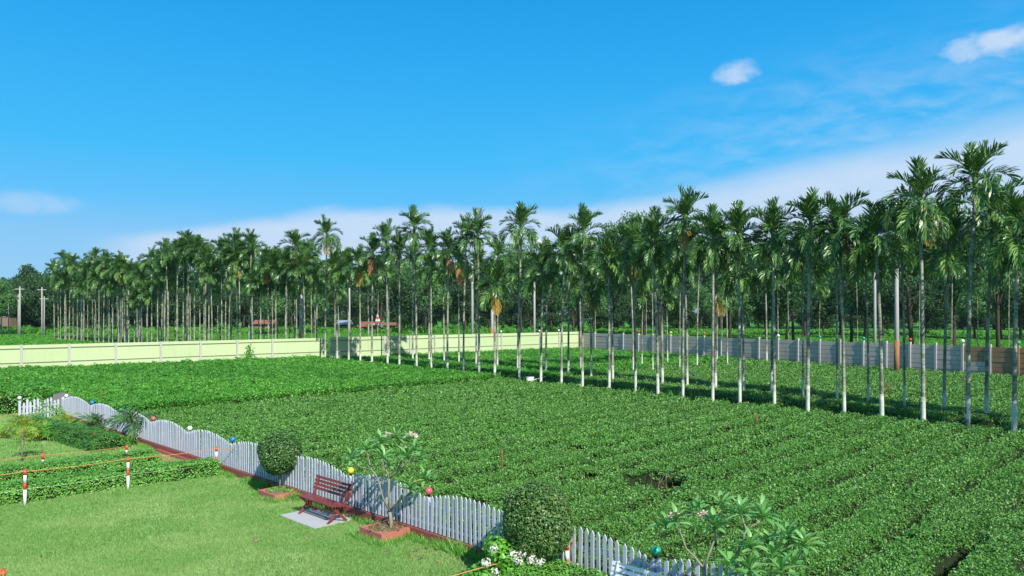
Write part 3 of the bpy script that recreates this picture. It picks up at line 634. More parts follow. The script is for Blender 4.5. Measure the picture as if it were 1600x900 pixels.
row1 = [(1584.7, 668.5, 300, 'nobrush'), (1511.6, 660, 224, ''), (1442.6, 655.8, 258, 'yellow nobrush'), (1378, 649, 316, 'brush'), (1319, 643, 303, 'brown'), (1262, 637, 303, ''), (1210, 632, 320, ''), (1156, 627.5, 323, 'nobrush'),
        (1113.6, 625, 324, 'nobrush'), (1067, 618.7, 297, 'yellow'), (1028, 614.4, 334, 'nobrush'), (993, 608.5, 352, ''), (952, 607, 368, 'brush'), (910, 602.7, 327, ''), (877, 600, 352, 'nobrush'), (845, 596, 388, ''), (811.4, 592, 322, ''),
        (773, 590, 414, 'yellow'), (748.7, 585, 333, ''), (724, 582, 341, ''), (699, 580, 360, 'brown'), (674, 578.8, 361, ''), (651, 575.7, 327, ''), (624, 573.8, 366, ''), (605.6, 572, 348, ''), (581, 569.8, 368, 'brown'),
        (563, 568, 387, 'yellow'), (545, 566, 394, ''), (527, 564, 391, ''), (508, 562.6, 342, 'yellow')]
row2 = [(1541, 657.8, 280, ''), (1475, 649.5, 330, ''), (1413.5, 642, 320, 'thin'), (1357, 637, 345, 'thin'), (1308, 632, 335, 'thin'), (1254.7, 626, 350, 'thin'), (1206, 621, 372, ''), (1162, 617, 380, ''), (1118, 614, 345, ''),
        (1074, 610.5, 352, ''), (1035, 606, 372, ''), (993, 602.7, 362, 'yellow'), (957.5, 599.4, 390, ''), (924, 595, 412, 'yellow'), (888, 591.4, 370, ''), (853, 587.5, 376, ''), (809, 583.5, 398, ''), (777, 580.5, 372, ''), (743.7, 577, 388, ''),
        (717, 574.5, 384, 'brown'), (694, 572.3, 392, ''), (670.6, 570.3, 395, ''), (644.8, 568, 378, ''), (607, 564.7, 396, ''), (576, 561.5, 402, '')]
row3 = [(1198, 564.6, 392, ''), (1136.7, 569.6, 402, 'thin'), (1120, 563.6, 440, 'yellow'), (1089, 571.7, 372, ''), (1062, 574, 396, 'thin'), (1043, 568, 436, 'thin'), (1020, 578, 400, 'thin'), (1003, 571.7, 430, 'thin'), (989.5, 579.6, 380, ''),
        (907.7, 578, 402, ''), (1216, 560.5, 418, 'thin')]
sd_ = 0
def desc(fl, h, hs):
    a = 'tall' if h > hs+.9 else ('short' if h < hs-.9 else 'slender')
    return a
for rn, row, zf, gname in (('front row', row1, .62, 'areca palms in the front row along the tea plot'), ('second row', row2, .30, 'areca palms in the second row'), ('back row', row3, .60, 'areca palms along the far plot edge')):
    srt = sorted(row, key=lambda t: -t[0]); hs = []
    for (px, py, yt, fl) in srt:
        p = at(px, py, zf); hs.append(CAM_H-(yt-HORIZON)/FPX*p.y)
    mh = sum(hs)/len(hs)
    for i, ((px, py, yt, fl), h) in enumerate(zip(srt, hs)):
        p = at(px, py, zf); sd_ += 1
        ex = ' with orange dying fronds' if 'yellow' in fl else (' with brown dead fronds' if 'brown' in fl else '')
        palm(p.x, p.y, h, '%s areca palm%s, %s from the right in the %s' % (desc(fl, h, mh), ex, ORD[i], rn), gname, fl, sd_, True, 1.0 if rn != 'back row' else .95)
# the same rows carried on beyond the green wall
odd = {272: 'yellow', 195: 'yellow', 164: 'brown', 372: 'yellow', 422: 'brown', 465: 'brown'}
tops = [(85, 397), (95, 393), (130, 388), (165, 387), (205, 402), (250, 380), (297, 360), (335, 378), (373, 360), (410, 366), (440, 372), (471, 356), (510, 366), (560, 380)]
far_rows = 0
e1 = at(508, 562.6, .62); e1 = Vector((e1.x, e1.y, 0)); fd = Vector((-78.5, 127, 0))-e1; fL = fd.length; fd.normalize(); fn = Vector((fd.y, -fd.x, 0)); 
if fn.x < 0: fn = -fn
for rr, (off, s0, s1, stp) in enumerate(((0, 3.6, fL, 1.6), (2.6, 6.0, fL+2, 2.7), (7.0, 9.0, fL+4, 4.5), (13.0, 10.0, fL+6, 7.0))):
    s = s0
    while s < s1:
        p = e1+fd*s+fn*off+Vector((rnd.uniform(-.25, .25), rnd.uniform(-.25, .25), 0)); px = 800+FPX*p.x/p.y
        yt = np.interp(px, [t[0] for t in tops], [t[1] for t in tops]); jitter = rnd.choice([0, 6, 12, 20, 30, 38, 48]) if rr == 0 else rnd.uniform(12, 62)
        h = CAM_H-(yt+jitter-HORIZON)/FPX*p.y; fl = ''
        for k_ in odd:
            if abs(px-k_) < 3.2 and rr == 0: fl = odd[k_]; break
        sd_ += 1; far_rows += 1
        if rr == 0 and fl: lab = '%s areca palm beyond the green wall with %s hanging fronds' % (ORD[sorted(odd).index(k_)]+' from the left', 'orange' if fl == 'yellow' else 'brown'); del odd[k_]
        else: lab = 'slender areca palm, %s in the crowded row beyond the green wall counting from that wall' % ORD[far_rows-1] if rr == 0 else 'slender areca palm in the %s row beyond the green wall' % ('second', 'third', 'rearmost')[rr-1]
        palm(p.x, p.y, h, lab, 'areca palms beyond the green wall', fl+(' thin' if rnd.random() < .3 else ''), sd_, False, 1.1, .3)
        s += stp*rnd.uniform(.8, 1.25)
for rname, (p0, p1) in (('front', (at(1511.6, 660, .62), at(1584.7, 668.5, .62))), ('second', (at(1475, 649.5, .3), at(1541, 657.8, .3)))):
    st_ = p1-p0; st_.z = 0; st_ = st_.normalized()*1.65
    for k_ in range(1, 6):
        sd_ += 1; p = p1+st_*k_
        if rname == 'front' and k_ == 1: continue
        palm(p.x, p.y, 9.4+rnd.uniform(-.6, 1.0), 'slender areca palm carrying the %s row on past the right edge' % rname, 'areca palms past the right edge', '', sd_)
print('palms', sd_)
# scattered palms behind the grey wall
for (px, D, yt) in ((1232, 96, 405), (1340, 84, 400), (1436, 78, 380), (1487, 70, 392), (1010, 108, 420), (1128, 104, 425), (1576, 76, 372), (930, 116, 412), (1280, 90, 430), (1528, 92, 388)):
    p = at_d(px, yt, D); sd_ += 1
    palm(p.x, D, p.z, 'slender areca palm standing in the field behind the grey wall', 'areca palms behind the grey wall', 'thin', sd_, False, .95, .3)

# ------------------------------------------------------------ broadleaf trees far behind
def crown_mesh(name, mat, seed, nblob=16, nleaf=5200, flat=.8, leafs=.085, airy=0.0):
    r = np.random.default_rng(seed); Cn = []; 
    while len(Cn) < nblob:
        p = r.uniform(-1, 1, 3)
        if np.linalg.norm(p) < 1: Cn.append(p*np.array([.78, .78, .72*flat])+np.array([0, 0, 0]))
    Cn = np.array(Cn); rad = r.uniform(.22, .42, nblob); w = rad**2; w /= w.sum(); k = r.choice(nblob, nleaf, p=w)
    dirs = r.normal(size=(nleaf, 3)); dirs[:, 2] += .25; dirs /= np.linalg.norm(dirs, axis=1, keepdims=True)
    P = Cn[k]+dirs*(rad[k]*r.uniform(.72, 1.12, nleaf))[:, None]*np.array([1, 1, .8])
    N = dirs+r.normal(0, .55, (nleaf, 3)); tone = np.clip((k/nblob)*.5+r.uniform(0, .5, nleaf), 0, 1)
    me = quads_mesh(name, leaf_quads(P, N, leafs, leafs*.62, r), mat, tone); return me
def tree_trunk_mesh(seed, dark=True):
    r = random.Random(seed); b = MB(); lean = r.uniform(-.08, .08)
    b.tube([(0, 0, 0), (lean*.3, 0, .2), (lean, r.uniform(-.03, .03), .5), (lean*1.3, 0, .8)], [.030, .024, .018, .008], 8)
    for i in range(6):
        a = r.uniform(0, 6.28); z = r.uniform(.25, .55); q = r.uniform(.14, .26)
        b.tube([(lean*z*1.8, 0, z), (lean+cos(a)*q*.5, sin(a)*q*.5, z+.13), (lean+cos(a)*q, sin(a)*q, z+.26)], [.013, .009, .004], 6)
    return b.mesh('trunk', M['bark_dark'], True)
CR = [crown_mesh('crown', M['tree1'], 100+i, 18+2*i, 5600) for i in range(5)]
CR2 = [crown_mesh('crown', M['tree2'], 120+i, 16, 4600) for i in range(3)]
CR3 = [crown_mesh('crown', M['tree3'], 130+i, 22, 4200, 1.1, .07) for i in range(3)]
TT = [tree_trunk_mesh(i) for i in range(5)]
ntree = 0
def tree(x, y, h, w, label, group, crowns, nm='broadleaf_tree', low=.42, z0=.3):
    global ntree; ntree += 1; r = random.Random(ntree)
    root = empty(nm, (x, y, z0), r.uniform(0, 6.28), label, 'tree', group); cz = h*(1+low)/2; ch = h*(1-low)/2
    tw = .5 if nm == 'acacia_tree' else .72
    link('trunk', r.choice(TT), root, scale=(h*tw, h*tw, h*.95))
    link('crown', r.choice(crowns), root, (0, 0, cz), (0, 0, r.uniform(0, 6)), (w/2*1.1, w/2*r.uniform(.9, 1.15), ch*1.28))
    return root
sky_pts = [(-60, 432), (0, 436), (20, 432), (45, 418), (80, 425), (150, 425), (300, 415), (420, 408), (520, 402), (640, 398), (720, 392), (800, 388), (900, 386), (1000, 380), (1100, 385), (1200, 382), (1300, 378), (1400, 360), (1500, 345), (1660, 340)]
px = -90
while px < 1700:      # skyline trees
    D = rnd.uniform(205, 250); yt = np.interp(px, [t[0] for t in sky_pts], [t[1] for t in sky_pts])+rnd.uniform(-3, 16); p = at_d(px, yt, D)
    tree(p.x, D, p.z-.3, (p.z)*rnd.uniform(.6, .8), 'tall dark broadleaf tree in the farthest tree line '+zone(px), 'broadleaf trees in the far tree line', CR if rnd.random() < .75 else CR2, low=.22)
    px += rnd.uniform(20, 34)
px = -60
while px < 1690:      # nearer, lower, trunks showing under the crowns
    D = rnd.uniform(150, 190) if px < 1150 else rnd.uniform(115, 150); yt = rnd.uniform(420, 450); p = at_d(px, yt, D); 
    tree(p.x, D, p.z-.3, 8.5*rnd.uniform(.85, 1.25), 'mid height dark tree with bare trunk '+zone(px), 'trees along the edge of the far field', CR if rnd.random() < .8 else CR2, low=.30)
    px += rnd.uniform(26, 42)
px = -80
while px < 1700:      # understorey that closes the gaps low down
    D = rnd.uniform(195, 215); p = at_d(px, rnd.uniform(462, 478), D)
    tree(p.x, D, p.z-.3, rnd.uniform(8, 12), 'low dark thicket tree '+zone(px), 'low thicket trees under the far tree line', CR, low=.0)
    px += rnd.uniform(26, 40)
for (px, yt, D, w, lb) in ((1006, 338, 118, 9, 'tall pale green acacia rising left of the palm with orange fronds'), (958, 352, 125, 9, 'pale airy acacia standing behind the centre right palms'), (905, 372, 130, 9, 'mid green acacia peeping over the centre palms'),
                          (815, 378, 135, 9, 'pale green acacia behind the middle of the palm rows'), (1032, 334, 116, 7, 'pale green acacia crown just left of the tall dark palm'), (1240, 372, 105, 8, 'pale acacia behind the palms right of centre'),
                          (1425, 296, 86, 8, 'tall feathery acacia behind the highest palms at the right'), (1490, 312, 84, 8, 'tall airy acacia directly behind the tallest palm'), (1560, 322, 82, 8, 'tall airy acacia behind the rightmost palms'), (1610, 330, 84, 8, 'airy acacia at the right edge of the picture'),
                          (1330, 365, 98, 8, 'pale airy acacia between the tall right palms'), (1140, 372, 108, 8, 'green acacia behind the palms right of the orange fronds')):
    p = at_d(px, yt, D); tree(p.x, D, p.z-.3, w*1.15, lb, 'pale acacias behind the palm rows', CR3, 'acacia_tree', .35)
for (px, yt, D, w, lb) in ((40, 410, 190, 11, 'tallest dark tree at the left end of the far tree line'), (66, 424, 185, 12, 'broad dark tree right of the tallest left tree'), (12, 434, 215, 12, 'blue green tree at the left edge of the picture')):
    p = at_d(px, yt, D); tree(p.x, D, p.z-.3, w, lb, 'large trees at the left end of the tree line', CR, low=.15)
# bushes and the earth bank at the left edge of the far field
def bush(name, loc, sx, sy, sz, mat, n, lf, label, cat='bush', group=None, seed=0, box=False, core=True, flat_top=False):
    r = np.random.default_rng(seed); root = empty(name, loc, 0, label, cat, group)
    dirs = r.normal(size=(n, 3)); dirs[:, 2] = np.abs(dirs[:, 2])*1.0-.15; dirs /= np.linalg.norm(dirs, axis=1, keepdims=True)
    lump = 1+.22*(vnoise(dirs[:, 0]*3+5, dirs[:, 1]*3+dirs[:, 2]*2, seed)-.5)*2; rr_ = r.uniform(.78, 1.06, n)*lump
    P = dirs*rr_[:, None]*np.array([sx, sy, sz]); P[:, 2] = np.maximum(P[:, 2], .02); N = dirs+r.normal(0, .5, (n, 3))
    link('foliage', quads_mesh('foliage', leaf_quads(P, N, lf, lf*.5, r, .1), mat, r.uniform(0, 1, n)), root)
    if core:
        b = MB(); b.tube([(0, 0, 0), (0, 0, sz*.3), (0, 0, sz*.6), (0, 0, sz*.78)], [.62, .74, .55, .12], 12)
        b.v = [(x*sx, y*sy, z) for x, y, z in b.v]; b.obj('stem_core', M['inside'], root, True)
    return root
p = at(52, 508, .3); bush('roadside_bush', (p.x, 165, .3), 8.5, 4, 2.6, M['hedge_dark'], 2600, .55, 'wide low bush in front of the earth bank at the left', seed=3)
p = at(100, 508, .3); bush('roadside_bush', (-104, 175, .3), 5, 4, 3.2, M['tree2'], 1800, .5, 'green bush right of the leaning poles', seed=4)
b = MB(); b.tube([(-150, 172, .3), (-141, 173, .4), (-128, 174, .6), (-118, 176, .5), (-110, 178, .3)], [1.0, 1.5, 1.7, 1.2, .4], 10); tag(b.obj('earth_bank', M['earth'], None, True), 'bare reddish earth bank at the left edge', None, None, 'structure')
# scrub line along the far field edge: stuff
n_ = 5200; xx = rng.uniform(-150, 150, n_); yy = 168+rng.uniform(-6, 26, n_)-np.clip(xx-20, 0, 200)*.36; P = np.stack([xx, yy, rng.uniform(.2, 1.3, n_)*np.where(xx > 18, .15, 1)*fnoise(xx*.12, yy*.12, 9, 2)+.3], 1)
o = scatter_object('scrub', np.zeros((0, 3)), [], P, rng.normal(0, .5, (n_, 3)), rng.uniform(1.2, 2.4, n_), rng.integers(0, 4, n_), fieldg_ng, M['field']); tag(o, 'low green scrub along the foot of the far trees', None, None, 'stuff')

# ------------------------------------------------------------ poles, huts beyond the wall
pole_no = 0
def pole(px, yb, yt, D, rad, label, cross=False, brown=False, lean=0.0):
    zt = CAM_H-(yt-HORIZON)/FPX*D; x = (px-800)/FPX*D; root = empty('utility_pole', (x, D, 0), 0, label, 'pole', 'concrete poles beyond the walls')
    b = MB(); b.tube([(0, 0, 0), (lean*.5, 0, zt*.5), (lean, 0, zt)], [rad, rad*.86, rad*.7], 10); b.obj('shaft', M['pole'], root, True)
    if brown: b = MB(); b.tube([(0, 0, 0), (0, 0, 2.9)], [rad+.01, rad+.006], 10); b.obj('rusty_sleeve', M['rust'], root, True)
    if cross:
        b = MB(); b.box(lean-.9, lean+.9, -.08, .08, zt-.55, zt-.4); b.obj('crossarm', M['pole'], root)
        for k_ in (-.8, 0, .8): b = MB(); b.tube([(lean+k_, 0, zt-.4), (lean+k_, 0, zt-.22)], .05, 6); b.obj('insulator', M['black'], root)
    return root, Vector((x+lean, D, zt-.3))
pa, ta = pole(2, 500, 449, 160, .15, 'leftmost concrete pole at the picture edge', True)
pb, tb = pole(13.5, 500, 451, 160, .12, 'thin concrete pole second from the left edge', False)
pc, tc_ = pole(31, 505, 448, 150, .18, 'stout grey pole with crossarm behind the earth bank', True)
pole(28.5, 505, 460, 152, .12, 'thinner pole leaning against the stout pole with crossarm', True)
pd, td = pole(65.5, 506, 449, 150, .15, 'pole behind the wide bush, left one of a pair', True)
pole(69, 506, 463, 150, .12, 'shorter pole of the pair behind the wide bush', True)
b = MB(); b.tube([tc_, (tc_+td)/2-Vector((0, 0, .5)), td], .03, 5); tag(b.obj('power_line', M['wire']), 'thin wire strung between the left poles', 'wire')
pole(185, 521, 455, 110, .22, 'bright white leaning pole among the far left palms', lean=.35)
pole(126.5, 521, 460, 120, .10, 'white pole near the left end of the palm row')
pole(219, 521, 462, 112, .20, 'thick white pole left of the palm with orange fronds')
pole(470.5, 540, 440, 80, .22, 'tall white pole behind the green wall with a brown foot', brown=True)
pole(545.5, 540, 450, 84, .17, 'white pole behind the palms left of the red roof')
pole(738, 540, 405, 97, .19, 'tall pale pole behind the green wall at the centre')
pole(835, 540, 440, 104, .18, 'pale pole behind the far end of the green wall')
pole(769, 540, 470, 100, .23, 'short stout pole with a brown foot behind the green wall', brown=True)
pole(1367, 540, 425, 74, .16, 'grey pole behind the concrete wall at the right')
pole(1401, 581, 420, 57, .185, 'thick grey pole with a rusty brown foot before the concrete wall', brown=True)
def hut(name, px, D, w, dp, hw, hr_, mw, mr, label):
    x = (px-800)/FPX*D; root = empty(name, (x, D, .3), 0, label, 'building')
    b = MB(); b.box(-w/2, w/2, -dp/2, dp/2, 0, hw); b.obj('wall', mw, root)
    b = MB(); b.box(-.5, .5, -dp/2-.03, -dp/2-.005, 0, 1.9); b.obj('doorway', M['black'], root)
    b = MB(); e = .6; b.add([(-w/2-e, -dp/2-e, hw), (w/2+e, -dp/2-e, hw), (w/2+e, dp/2+e, hw), (-w/2-e, dp/2+e, hw), (-w/2-e, 0, hw+hr_), (w/2+e, 0, hw+hr_)],
                            [(0, 1, 5, 4), (2, 3, 4, 5), (0, 4, 3), (1, 2, 5), (0, 3, 2, 1)]); b.obj('roof', mr, root)
    return root
hut('farm_hut', 578, 176, 4.0, 5, 1.5, 1.2, M['hut_wall'], M['roof_red'], 'small hut with a red brown pitched roof beyond the green wall')
hut('farm_hut', 609, 182, 2.2, 4, 1.7, .7, M['hut_wall'], M['roof_red'], 'low red roofed hut right of the pink and white spire')
hut('farm_hut', 537, 184, 2.6, 4, 1.9, 1.0, M['hut_wall'], M['roof_blue'], 'small shed with a pale blue roof left of the red roofed hut')
hut('farm_hut', 415, 182, 4.0, 4, 2.0, 1.0, M['hut_wall'], M['roof_red'], 'brown roofed shed behind the palms, leftmost of the huts')
hut('farm_hut', 8, 185, 5.0, 4, 4.5, 1.0, M['hut_wall'], M['roof_blue'], 'pale building with a blue roof at the left edge behind trees')
sx0 = (590-800)/FPX*175; root = empty('shrine_spire', (sx0, 175, .3), 0, 'small pink and white tapering spire beside the red roofed hut', 'spire')
b = MB(); b.box(-.9, .9, -.9, .9, 0, 2.2); b.obj('base', M['spire_white'], root)
for i, (z0_, z1_, r0, r1, c_) in enumerate(((2.2, 2.8, .75, .6, 'spire_pink'), (2.8, 3.2, .6, .5, 'spire_white'), (3.2, 3.9, .5, .3, 'spire_pink'), (3.9, 4.6, .3, .03, 'spire_white'))):
    b = MB(); b.tube([(0, 0, z0_), (0, 0, z1_)], [r0, r1], 8); b.obj('tier', M[c_], root)

# ------------------------------------------------------------ picket fence
S2 = lambda s: uv(s, 0)        # s metres along the fence (away from camera positive)
valleys = [-13.0, -10.1, -7.2, -4.32, -1.4, 1.54, 4.58, 7.8, 11.05, 14.26, 17.54, 20.96, 24.6, 28.4]
fence = empty('picket_fence', uv(0, 0), RZ_U, 'long white wavy topped picket fence on a red base wall', 'fence')
b = MB(); w, T, Hh = .072, .022, 1.0
prof = [(-w/2, 0), (w/2, 0), (w/2, Hh-.07), (0, Hh), (-w/2, Hh-.07)]
b.add([(x, -T/2, z) for x, z in prof]+[(x, T/2, z) for x, z in prof], [(4, 3, 2, 1, 0)[::-1], (5, 6, 7, 8, 9)[::-1], (0, 1, 6, 5), (1, 2, 7, 6), (2, 3, 8, 7), (3, 4, 9, 8), (4, 0, 5, 9)])
PICK = b.mesh('picket', M['white_paint'])
BASE_H = .235
def arch(s):
    for i in range(len(valleys)-1):
        if valleys[i] <= s < valleys[i+1]:
            t = (s-valleys[i])/(valleys[i+1]-valleys[i]); return .97+.225*sin(pi*t)**.9
    return .97
s = -7.6; npk = 0
while s < 28.9:
    z0 = BASE_H+.02; top = arch(s)
    link('picket', PICK, fence, (s, .045+rnd.uniform(-.003, .003), z0), (rnd.uniform(-.014, .014), rnd.uniform(-.020, .020), rnd.uniform(-.09, .09)), (1, 1, top-z0)); npk += 1
    s += .1375
print('pickets', npk)
for i in range(2, len(valleys)-1):
    a, c_ = valleys[i], valleys[i+1]; m0 = (a+c_)/2
    if a > -8: 
        for zz in (.38, .80): boxpart('rail', M['white_paint'], fence, (m0, .012, zz), (c_-a-.02, .035, .055))
        boxpart('base_wall', M['red_base'], fence, (m0, .02, 0), (c_-a-.006, .16, BASE_H))
    boxpart('post', M['white_paint'], fence, (a, -.035, 0), (.08, .055, .96))
boxpart('post', M['white_paint'], fence, (28.95, -.035, 0), (.08, .08, 1.0))
# globe lamps on the fence posts
gl = [(-4.32, 'green', 'green globe lamp on the fence beside the lower right plumeria'), (1.54, 'pink', 'pink globe lamp on the fence right of the planter plumeria'), (4.58, 'yellow', 'yellow globe lamp on the fence above the red bench'),
      (11.05, 'blue', 'blue globe lamp on the fence left of the round topiary'), (14.26, 'white', 'white globe lamp on the fence between blue and pink ones'), (17.54, 'pink', 'small pink globe lamp on the far half of the fence'),
      (20.96, 'mint', 'mint green globe lamp on the far part of the fence'), (24.6, 'blue', 'small blue globe lamp near the far end of the fence'), (28.4, 'white', 'white globe lamp at the far end of the fence')]
b = MB(); b.tube([(0, 0, 0), (0, 0, .05), (0, 0, .06)], [.028, .028, .045], 8); STEM = b.mesh('holder', M['black'], True)
def sphere_pts(r, z, n=9): return [(0, 0, z+r*-cos(pi*i/(n-1))) for i in range(n)], [max(r*sin(pi*i/(n-1)), .002) for i in range(n)]
for s, c_, lb in gl:
    p = uv(s, .035, .96); root = empty('globe_lamp', p, RZ_U, lb, 'lamp', 'coloured globe lamps on the picket fence'); link('holder', STEM, root)
    b = MB(); pp, rr_ = sphere_pts(.082, .13); b.tube(pp, rr_, 16); b.obj('globe', M['globe_'+c_], root, True)

# gate section at the far end of the garden
gate = empty('picket_gate', uv(29.1, -.06), RZ_V+pi, 'white pointed picket gate overgrown by climbers at the far left', 'gate')
for i in range(11):
    tall = .98 if i in (2, 3, 6, 7, 9) else .84
    link('picket', PICK, gate, (.08+i*.14, 0, .03), (0, rnd.uniform(-.02, .02), 0), (1.3, 1.4, tall+rnd.uniform(-.03, .03)))
for zz in (.3, .62): boxpart('rail', M['white_paint'], gate, (.78, -.035, zz), (1.55, .03, .05))
boxpart('post', M['white_paint'], gate, (1.64, -.02, 0), (.1, .1, .95))
p = uv(29.1, -1.70, .95); root = empty('globe_lamp', p, 0, 'white globe lamp on the left post of the small gate', 'lamp', 'coloured globe lamps on the picket fence'); link('holder', STEM, root)
b = MB(); pp, rr_ = sphere_pts(.085, .13); b.tube(pp, rr_, 14); b.obj('globe', M['globe_white'], root, True)
root = empty('grey_board', uv(29.3, .45), RZ_V, 'dark grey slanted board standing between gate and fence end', 'board')
b = MB(); b.add([(-.75, -.03, 0), (.15, -.03, 0), (.15, -.03, 1.0), (-.35, -.03, 1.18), (-.75, -.03, 1.1), (-.75, .03, 0), (.15, .03, 0), (.15, .03, 1.0), (-.35, .03, 1.18), (-.75, .03, 1.1)],
             [(0, 1, 2, 3, 4), (9, 8, 7, 6, 5), (0, 5, 6, 1), (1, 6, 7, 2), (2, 7, 8, 3), (3, 8, 9, 4), (4, 9, 5, 0)]); b.obj('panel', M['grey_board'], root)
b = MB(); b.box(-.7, .1, -.055, -.032, .3, .38); b.obj('batten', M['grey_board'], root)

# ------------------------------------------------------------ planters, slab, benches
def planter(c, size, h, label, seed):
    root = empty('planter', (c[0], c[1], 0), RZ_U, label, 'planter', 'square salmon red planters by the fence'); t = .075; a = size/2
    for (x0, x1, y0, y1) in ((-a, a, -a, -a+t), (-a, a, a-t, a), (-a, -a+t, -a+t+.002, a-t-.002), (a-t, a, -a+t+.002, a-t-.002)):
        b = MB(); b.box(x0, x1, y0, y1, 0, h); b.obj('side', M['planter'], root)
    b = MB(); nn_ = 12; vs = []; 
    for i in range(nn_+1):
        for j in range(nn_+1):
            x = -a+t+(size-2*t)*i/nn_; y = -a+t+(size-2*t)*j/nn_; vs.append((x, y, h-.05+.05*rnd.random()+.04*(1-((x/a)**2+(y/a)**2))))
    b.add(vs, [(i*(nn_+1)+j, (i+1)*(nn_+1)+j, (i+1)*(nn_+1)+j+1, i*(nn_+1)+j+1) for i in range(nn_) for j in range(nn_)]); b.obj('planting_soil', M['soil_dry'], root, True)
    return root
M['soil_dry'] = plain('dry_planter_soil', (.20, .16, .09), .95, .1, .35, 14, .5, dirt=(.10, .17, .04), dirt_amt=.6, dirt_scale=8)
planter(pl_c[0], .92, .19, 'square salmon planter under the round topiary left of the red bench', 1)
planter(pl_c[1], .84, .22, 'square salmon planter holding the flowering plumeria right of the bench', 2)
n_ = 260; P = np.stack([rng.uniform(-.36, .36, n_), rng.uniform(-.36, .36, n_), np.full(n_, .0)], 1)
for ci, (c, mt, h) in enumerate(((pl_c[0], 'hedge', .18), (pl_c[1], 'thatch', .20))):
    r = np.random.default_rng(ci); P = np.stack([r.uniform(-.36, .36, n_)+c[0], r.uniform(-.36, .36, n_)+c[1], np.full(n_, h+.02)+r.uniform(0, .05, n_)], 1)
    N = r.normal(0, .7, (n_, 3)); N[:, 2] = 1; o = link('ground_cover' if ci == 0 else 'leaf_litter', quads_mesh('cover', leaf_quads(P, N, .07, .03, r), M[mt], r.uniform(0, 1, n_)))
    tag(o, ['small green plants covering the soil of the topiary planter', 'dry fallen leaves on the soil of the plumeria planter'][ci], None, None, 'stuff')
b = MB(); b.box(-.8, .8, -.55, .55, .0, .045); o = b.obj('concrete_slab', M['slab'], None, loc=(SLAB_C[0], SLAB_C[1], 0), rot=(0, 0, RZ_U)); tag(o, 'light grey concrete slab in the lawn under the red bench', 'slab')
# pinkish paving patch by the fence
b = MB(); b.box(13.3, 16.6, .11, .26, 0, .12); tag(b.obj('kerb_strip', M['red_base'], None, loc=uv(0, 0), rot=(0, 0, RZ_U)), 'low red kerb along the fence foot at the path end', None, None, 'structure')
sheet('garden_path', [P2(13.6, -.27), P2(16.0, -.27), P2(15.6, -1.5), P2(13.4, -1.5)], .05, M['planter'], 'short salmon coloured path between the two hedges')

def bench(loc, rz, mat, label, L=1.62):
    """slatted garden bench, X-shaped end frames; local x along the bench, -y is the front"""
    root = empty('garden_bench', loc, rz, label, 'bench', 'slatted benches facing the lawn')
    for i in range(6):
        y = -.20+i*.078; z = .43-.010*i; b = MB(); b.box(-L/2, L/2, y-.0235, y+.0235, z-.014, z+.014); b.obj('seat_slat', mat, root)
    for i in range(4):
        z = .56+i*.088; y = .235+(z-.43)*.26; Mx = Matrix.Translation((0, y, z)) @ Matrix.Rotation(-.25, 4, 'X'); b = MB(); b.box(-L/2, L/2, -.011, .011, -.032, .032, Mx); b.obj('back_slat', mat, root)
    for sx in (-1, 1):
        x = sx*(L/2-.16)
        def bar(nm, p0, p1, wd=.028, th=.014):
            p0, p1 = Vector(p0), Vector(p1); d_ = p1-p0; Mx = Matrix.Translation(p0) @ d_.to_track_quat('Z', 'Y').to_matrix().to_4x4()
            b = MB(); b.box(-th, th, -wd, wd, 0, d_.length, Mx); b.obj(nm, mat, root)
        bar('leg', (x, -.24, .0), (x, .16, .395)); bar('leg', (x+sx*.032, .26, .0), (x+sx*.032, -.18, .41))
        bar('back_frame', (x+sx*.032, .17, .30), (x+sx*.032, .345, .87)); bar('seat_frame', (x, -.22, .40), (x, .22, .36), .022)
    bar('stretcher', (-L/2+.16, -.02, .20), (L/2-.16, -.02, .20), .015, .015)
    return root
bench((-4.62, 18.02, .045), RZ_U+pi, M['bench_red'], 'maroon slatted garden bench on the concrete slab')
bc = uv(-4.55, -.62); bench((bc.x, bc.y, 0), RZ_U+pi, M['bench_white'], 'white slatted garden bench at the bottom edge before the fence', 1.75)

# ------------------------------------------------------------ topiaries, plumerias, shrubs
def topiary(c, zc, r0, rz_, label, mat, n, seed, lf=.05, trunk_r=.03, zsc=1.0):
    r = np.random.default_rng(seed); root = empty('topiary_tree', (c[0], c[1], 0), 0, label, 'topiary')
    b = MB(); b.tube([(0, 0, .1), (.01, 0, zc*.5), (0, 0, zc)], [trunk_r, trunk_r*.85, trunk_r*.7], 8); b.obj('trunk', M['bark_light'], root, True)
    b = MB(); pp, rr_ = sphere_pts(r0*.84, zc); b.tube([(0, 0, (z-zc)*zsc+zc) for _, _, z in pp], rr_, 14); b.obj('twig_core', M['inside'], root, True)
    d_ = r.normal(size=(n, 3)); d_ /= np.linalg.norm(d_, axis=1, keepdims=True)
    lump = 1+.22*(fnoise(d_[:, 0]*2.5+9, d_[:, 1]*2.5+d_[:, 2]*3.7, seed, 3)-.5); rad = r0*lump*(1-.18*r.uniform(0, 1, n)**2.0)+np.where(r.uniform(0, 1, n) > .97, .05, 0)
    P = d_*rad[:, None]*np.array([1, 1, zsc])+np.array([0, 0, zc]); N = d_*.8+r.normal(0, .55, (n, 3)); N[:, 2] += .3
    link('crown', quads_mesh('crown', leaf_quads(P, N, lf, lf*.5, r, .15), mat, r.uniform(0, 1, n)), root); return root
topiary((-6.35, 20.3), 1.20, .585, 0, 'round clipped topiary tree in the planter left of the bench', M['topiary'], 9500, 1, .058)
topiary((.46, 13.25), 1.30, .64, 0, 'large egg shaped clipped topiary bush with reddish tips before the fence', M['topiary_red'], 15000, 2, .054, .04, 1.08)

